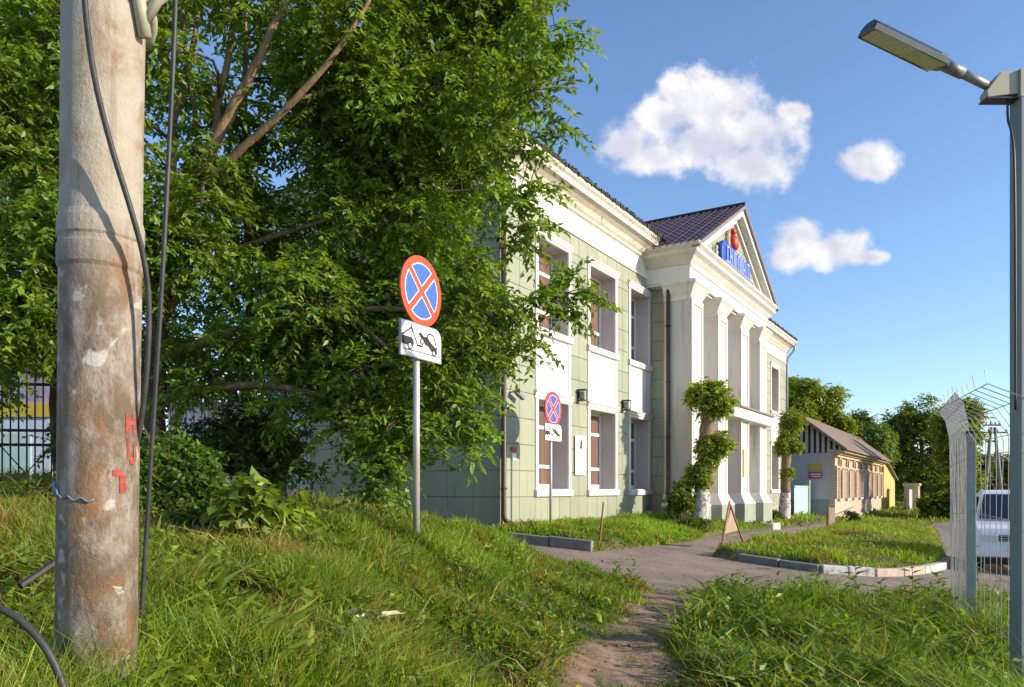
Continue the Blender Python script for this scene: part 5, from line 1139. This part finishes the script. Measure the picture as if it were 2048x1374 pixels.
# far wood along the horizon
rw_ = np.random.default_rng(77); nW = 5200
th_ = rw_.uniform(-.95, .95, nW); rr_ = rw_.uniform(110, 150, nW); hW = rw_.uniform(0, 1, nW) ** .7
Pw = np.stack([rr_ * np.sin(th_), rr_ * np.cos(th_), -3 + hW * (7.0 + 2.2 * np.sin(th_ * 23) + 1.3 * np.sin(th_ * 61))], 1)
Vw, Cw = sprays(Pw, rnd_dirs(nW, rw_), np.full(nW, 2.2), 7, 1.1, .6, (.08, .13, .045), rw_, .2)
fw = np_mesh('far_wood', Vw, LEAF, 'leaf', Cw); tag(fw, 'distant line of trees along the horizon', 'wood', kind='stuff')

# ------------------------------------------------------------------ grass
gn1 = SN(11, 24, .15, .7); gn2 = SN(12, 24, .6, 2.2)
def blades(P, h, w_, lean, bend, col_, rng, widen=1.0):
    n = len(P); a = rng.uniform(0, 2 * pi, n); d_ = np.stack([np.cos(a), np.sin(a), 0 * a], 1)
    b = rng.uniform(0, 2 * pi, n); s_ = np.stack([np.cos(b), np.sin(b), 0 * b], 1) * (w_ / 2)[:, None]
    z = np.array([[0, 0, 1.0]]); mid = P + z * (h * .55)[:, None] + d_ * (h * lean)[:, None]; tip = P + z * (h * (1 - .35 * bend))[:, None] + d_ * (h * (lean * 2.2 + bend * .55))[:, None]
    V = np.empty((n, 5, 3)); V[:, 0] = P - s_ * .8; V[:, 1] = P + s_ * .8; V[:, 2] = mid - s_ * widen; V[:, 3] = mid + s_ * widen; V[:, 4] = tip
    return V.reshape(-1, 3)
BLADE = (5, [(0, 1, 3, 2), (2, 3, 4)])
def field(name, label, n, xr, yr, hr, wr, keep, seed, green=(.155, .265, .024), dead=.25, tall=.5, ylog=True, lean=.25, flat=False):
    rng = np.random.default_rng(seed)
    y = np.exp(rng.uniform(math.log(yr[0]), math.log(yr[1]), n)) if ylog else rng.uniform(yr[0], yr[1], n)
    lo, hi = xr(y); x = rng.uniform(0, 1, n) * (hi - lo) + lo
    m = (sdist(x, y, ROAD) > .02) | (sdist(x, y, ISL) < -.04); m &= ((sdist(x, y, PATH) > rng.uniform(-.08, .12, n)) | ((gn2(np.stack([x * 1.7, y * 1.7, 0 * x], 1)) > .75) & (rng.uniform(0, 1, n) < .6))) & (sdist(x, y, BLD) > .02); m &= keep(x, y)
    x = x[m]; y = y[m]; P0 = np.stack([x, y, 0 * x], 1); a = gn1(P0); b = gn2(P0); n = len(x)
    thin = rng.uniform(0, 1, n) < np.clip(.92 + .25 * b + .15 * a, .4, 1); x = x[thin]; y = y[thin]; a = a[thin]; b = b[thin]; n = len(x)
    P = np.stack([x, y, H(x, y) - .015], 1)
    hgt = (hr[0] + (hr[1] - hr[0]) * rng.uniform(0, 1, n) ** 1.6) * np.clip(1 + tall * a * .6 + .25 * b, .65, 1.9)
    dp_ = sdist(x, y, PATH); hgt *= np.clip(.45 + dp_ * 1.1, .45, 1) if flat else np.clip(.4 + dp_ * .9, .4, 1) * np.where(x < 2.6, np.interp(x + .12 * (y - 7), [-2.5, -.6, .6], [1.0, .80, .62]), 1.0) * np.interp(y, [2, 4.5, 6, 9], [1.1, 1.1, .85, .8])
    w_ = rng.uniform(wr[0], wr[1], n) * np.clip(y / 6.0, .8, 2.6)
    dd = np.clip(rng.normal(dead - .08 + .36 * gn2(np.stack([x * .8 + 9, y * .8, 0 * x], 1)), .22, n), 0, 1) ** 1.3
    g = np.array(green)[None] * rng.uniform(.65, 1.35, (n, 1)) * (1 + .16 * a[:, None]); yl = rng.uniform(0, 1, (n, 1)) ** 2
    g = g * (1 + yl * np.array([[.55, .12, -.1]])); c = g * (1 - dd[:, None]) + np.array([[.34, .215, .07]]) * rng.uniform(.6, 1.2, (n, 1)) * dd[:, None]
    V = blades(P, hgt, w_, rng.uniform(.02, lean, n), rng.uniform(0, 1, n), c, rng)
    o = np_mesh(name, V, BLADE, 'grassm', c); tag(o, label, 'grass', kind='stuff'); return o
T_ = lambda x, y: np.ones(x.shape, bool)
field('bank_grass', 'long mixed green and dry grass covering the left bank', 215000, lambda y: (-.78 * y - .6, np.minimum(2.4, .15 * y + .9)), (1.7, 15.5), (.05, .28), (.004, .0095), T_, 61, dead=.28, tall=.8)
field('verge_grass', 'tall lush grass filling the lower right corner', 105000, lambda y: (np.full(y.shape, .9), .78 * y + .8), (2.4, 12.5), (.10, .42), (.004, .010), lambda x, y: x > .9, 62, green=(.125, .25, .02), dead=.08, tall=.6, lean=.4)
def lawnk(x, y):
    ou = (x - C0[0]) * N[0] + (y - C0[1]) * N[1]; uu = (x - C0[0]) * U[0] + (y - C0[1]) * U[1]; return (ou > .1) & (ou < 2.65) & (uu > -.75) & (uu < 27)
field('lawn_grass', 'short bright lawn strip beneath the green facade', 60000, lambda y: (.55 * (y - 16.5) - .6, .66 * (y - 16.5) + 3.0), (14, 27), (.06, .17), (.006, .010), lawnk, 63, green=(.15, .29, .02), dead=.03, tall=.4, flat=True)
field('island_grass', 'short patchy grass on the kerbed island', 75000, lambda y: (.30 * y - 1, .62 * y + .5), (13.8, 46), (.05, .17), (.006, .011), lambda x, y: sdist(x, y, ISL) < -.05, 64, green=(.15, .27, .02), dead=.14, tall=.6, flat=True)
field('meadow_grass', 'rough grass around the old house and the far trees', 45000, lambda y: (.30 * y - 2, .75 * y + 3), (24, 90), (.12, .32), (.02, .035), lambda x, y: sdist(x, y, ISL) > 0, 65, green=(.13, .25, .022), dead=.08)
field('shade_grass', 'tall grass under the trees in front of the iron fence', 26000, lambda y: (-.85 * y - 1, -.15 * y), (7.5, 16), (.12, .36), (.006, .012), T_, 66, green=(.11, .21, .022), dead=.18)
# broad-leaved weeds
def weeds(name, label, n, xr, yr, L, W, seed, green, keep=T_, per=8):
    rng = np.random.default_rng(seed); y = np.exp(rng.uniform(math.log(yr[0]), math.log(yr[1]), n)); lo, hi = xr(y); x = rng.uniform(0, 1, n) * (hi - lo) + lo
    m = (sdist(x, y, ROAD) > .1) & (sdist(x, y, PATH) > .15) & keep(x, y) & (gn2(np.stack([x, y, 0 * x], 1)) > -.3); x = np.repeat(x[m], per); y = np.repeat(y[m], per); n = len(x)
    P = np.stack([x + rng.normal(0, .025, n), y + rng.normal(0, .025, n), H(x, y)], 1); h = rng.uniform(L[0], L[1], n)
    c = np.array(green)[None] * rng.uniform(.6, 1.35, (n, 1)) * (1 + rng.uniform(0, 1, (n, 1)) * np.array([[.5, .1, 0]]))
    V = blades(P, h, rng.uniform(W[0], W[1], n), rng.uniform(.1, .6, n), rng.uniform(.2, 1, n), c, rng, 1.35)
    o = np_mesh(name, V, BLADE, 'grassm', c); tag(o, label, 'weeds', kind='stuff')
weeds('bank_weeds', 'broad-leaved weeds among the grass on the near bank', 3600, lambda y: (-.75 * y - .3, .10 * y + .3), (1.9, 9.5), (.05, .19), (.014, .034), 71, (.17, .275, .025))
weeds('verge_weeds', 'broad-leaved weeds among the grass at the lower right', 1300, lambda y: (np.full(y.shape, 1.5), .75 * y + .3), (2.6, 11.5), (.12, .40), (.018, .040), 72, (.12, .24, .022))
weeds('near_weeds', 'large leafy weeds in the closest grass around the utility pole', 900, lambda y: (-.75 * y - .2, .02 * y + .1), (1.75, 4.6), (.12, .27), (.020, .042), 73, (.16, .275, .028), per=7)
field('bank_turf', 'short turf on the slope beside the dirt path', 95000, lambda y: (np.full(y.shape, -1.8), np.minimum(2.3, .28 * y - .6)), (4.2, 12.5), (.07, .19), (.005, .010), T_, 67, green=(.135, .255, .022), dead=.20, tall=.4, flat=True)
weeds('dry_stalks', 'pale dry grass stalks standing and lying among the bank grass', 1500, lambda y: (-.75 * y - .3, .12 * y + .3), (1.9, 11), (.18, .42), (.004, .007), 74, (.36, .27, .12), per=2)
weeds('verge_stalks', 'thin pale seed stalks in the tall grass at the lower right', 700, lambda y: (np.full(y.shape, 1.3), .75 * y + .3), (2.6, 11.5), (.30, .60), (.004, .007), 75, (.30, .28, .10), per=2)
weeds('slope_weeds', 'small clover-like weeds dotted over the slope turf', 2600, lambda y: (np.full(y.shape, -2.5), np.minimum(2.2, .26 * y - .5)), (4.5, 12), (.05, .14), (.02, .04), 76, (.12, .23, .03), per=6)
def leafy(name, label, n, xr, yr, hgt, leaf, seed, base):
    rng = np.random.default_rng(seed); y = np.exp(rng.uniform(math.log(yr[0]), math.log(yr[1]), n)); lo, hi = xr(y); x = rng.uniform(0, 1, n) * (hi - lo) + lo
    m = (sdist(x, y, ROAD) > .1) & (sdist(x, y, PATH) > .1) & (gn2(np.stack([x + 5, y, 0 * x], 1)) > -.1); x = x[m]; y = y[m]; n = len(x)
    O = np.stack([x, y, H(x, y)], 1); D_ = norm(np.stack([rng.normal(0, .3, n), rng.normal(0, .3, n), np.ones(n)], 1)); Lg = rng.uniform(hgt[0], hgt[1], n)
    V, c = sprays(O, D_, Lg, 10, leaf[0], leaf[1], base, rng, .1, rng.uniform(.75, 1.2, n), .4); tag(np_mesh(name, V, LEAF, 'leaf', c), label, 'weeds', kind='stuff')
leafy('bank_nettles', 'leafy upright weeds scattered across the left bank', 1500, lambda y: (-.76 * y - .3, .06 * y + .2), (1.8, 9.5), (.08, .24), (.075, .042), 95, (.15, .265, .03))
leafy('verge_nettles', 'leafy upright weeds mixed into the lower right grass', 900, lambda y: (np.full(y.shape, 1.3), .76 * y + .3), (2.6, 11.2), (.18, .46), (.085, .045), 96, (.13, .25, .03))
# small flowers, litter leaves
def flecks(name, label, cat, n, xr, yr, keep, col_, size, zoff, seed):
    rng = np.random.default_rng(seed); y = rng.uniform(yr[0], yr[1], n); lo, hi = xr(y); x = rng.uniform(0, 1, n) * (hi - lo) + lo; m = keep(x, y); x = x[m]; y = y[m]; n = len(x)
    z = (H(x, y) if zoff[2] else plane(x, y)) + rng.uniform(zoff[0], zoff[1], n); a = rng.uniform(0, 6.28, n)
    D_ = norm(np.stack([np.cos(a), np.sin(a), rng.uniform(-.2, .5, n)], 1)); V = leaves(np.stack([x, y, z], 1), D_, norm(rng.normal(0, .4, (n, 3)) + np.array([[0, -.3, 1.]])), rng.uniform(.6, 1.3, n) * size, rng.uniform(.5, 1, n) * size)
    tag(np_mesh(name, V, LEAF, 'grassm', np.array([col_]) * rng.uniform(.6, 1.2, (n, 1))), label, cat, kind='stuff')
flecks('clover_flowers', 'tiny white flowers scattered over the grass island', 'flowers', 900, lambda y: (.30 * y, .60 * y), (13.9, 26), lambda x, y: (sdist(x, y, ISL) < -.15) & (gn1(np.stack([x, y, 0 * x], 1)) > .1), (.7, .68, .55), .035, (.10, .17, True), 91)
flecks('dandelions', 'small yellow flowers dotted in the foreground grass', 'flowers', 160, lambda y: (-.7 * y, .1 * y + .2), (2.2, 9), T_, (.7, .5, .02), .035, (.12, .22, True), 92)
flecks('fallen_leaves', 'dry brown leaf litter strewn on the asphalt', 'leaves', 1100, lambda y: (.08 * y, .60 * y), (9.8, 24), lambda x, y: (sdist(x, y, ROAD) < -.02) & (sdist(x, y, ROAD) > -1.1 - 1.0 * gn2(np.stack([x, y, 0 * x], 1))) & (sdist(x, y, ISL) > .1), (.15, .10, .055), .045, (.004, .012, False), 93)
flecks('dead_leaves', 'dry brown leaf and straw litter on the dirt path', 'leaves', 700, lambda y: (.05 * y, .30 * y), (3.8, 10.8), lambda x, y: sdist(x, y, PATH) < .25, (.26, .17, .08), .05, (.0, .02, True), 94)
# upright weeds along the road edge
def tall_weed(label, px, py, Z, h, seed):
    rr = random.Random(seed); p = at(px, py, Z); p.z = hh(p.x, p.y); o = thing('tall_weed', label, 'weed', tuple(p), 0, 'tall weeds at the road edge')
    top = Vector((rr.uniform(-.08, .08), rr.uniform(-.08, .08), h)); MB().tube([(0, 0, -.02), top * .5 + Vector((.02, 0, 0)), top], [.006, .005, .003], 5).build('stem', 'stem', o)
    rng = np.random.default_rng(seed); n = 22; t = np.linspace(.12, 1, n); Pp = np.array(top)[None] * t[:, None]; a = np.arange(n) * 2.4
    D_ = norm(np.stack([np.cos(a), np.sin(a), rng.uniform(-.1, .6, n)], 1)); V = leaves(Pp, D_, np.tile([[0, 0, 1.]], (n, 1)), np.interp(t, [0, 1], [.24, .10]) * rng.uniform(.8, 1.3, n), np.interp(t, [0, 1], [.10, .05]))
    np_mesh('foliage', V, LEAF, 'leaf', np.array([[.13, .23, .025]]) * rng.uniform(.6, 1.3, (n, 1)), parent=o)
for i, (px, py, Z, h, lab) in enumerate(((1712, 1200, 9.3, .85, 'tall leafy weed rising before the whitewashed kerb'), (1822, 1210, 9.0, .80, 'tall weed standing left of the mesh fence panels'), (1640, 1205, 9.6, .42, 'shorter weed at the road edge left of the tallest weed'), (1880, 1230, 8.6, .62, 'weed close against the edge-on mesh fence'), (1760, 1225, 8.9, .42, 'short weed between the two tallest road-edge weeds'), (1960, 1190, 8.8, .95, 'dry tall weed behind the fence post'))):
    tall_weed(lab, px, py, Z, h, 80 + i)
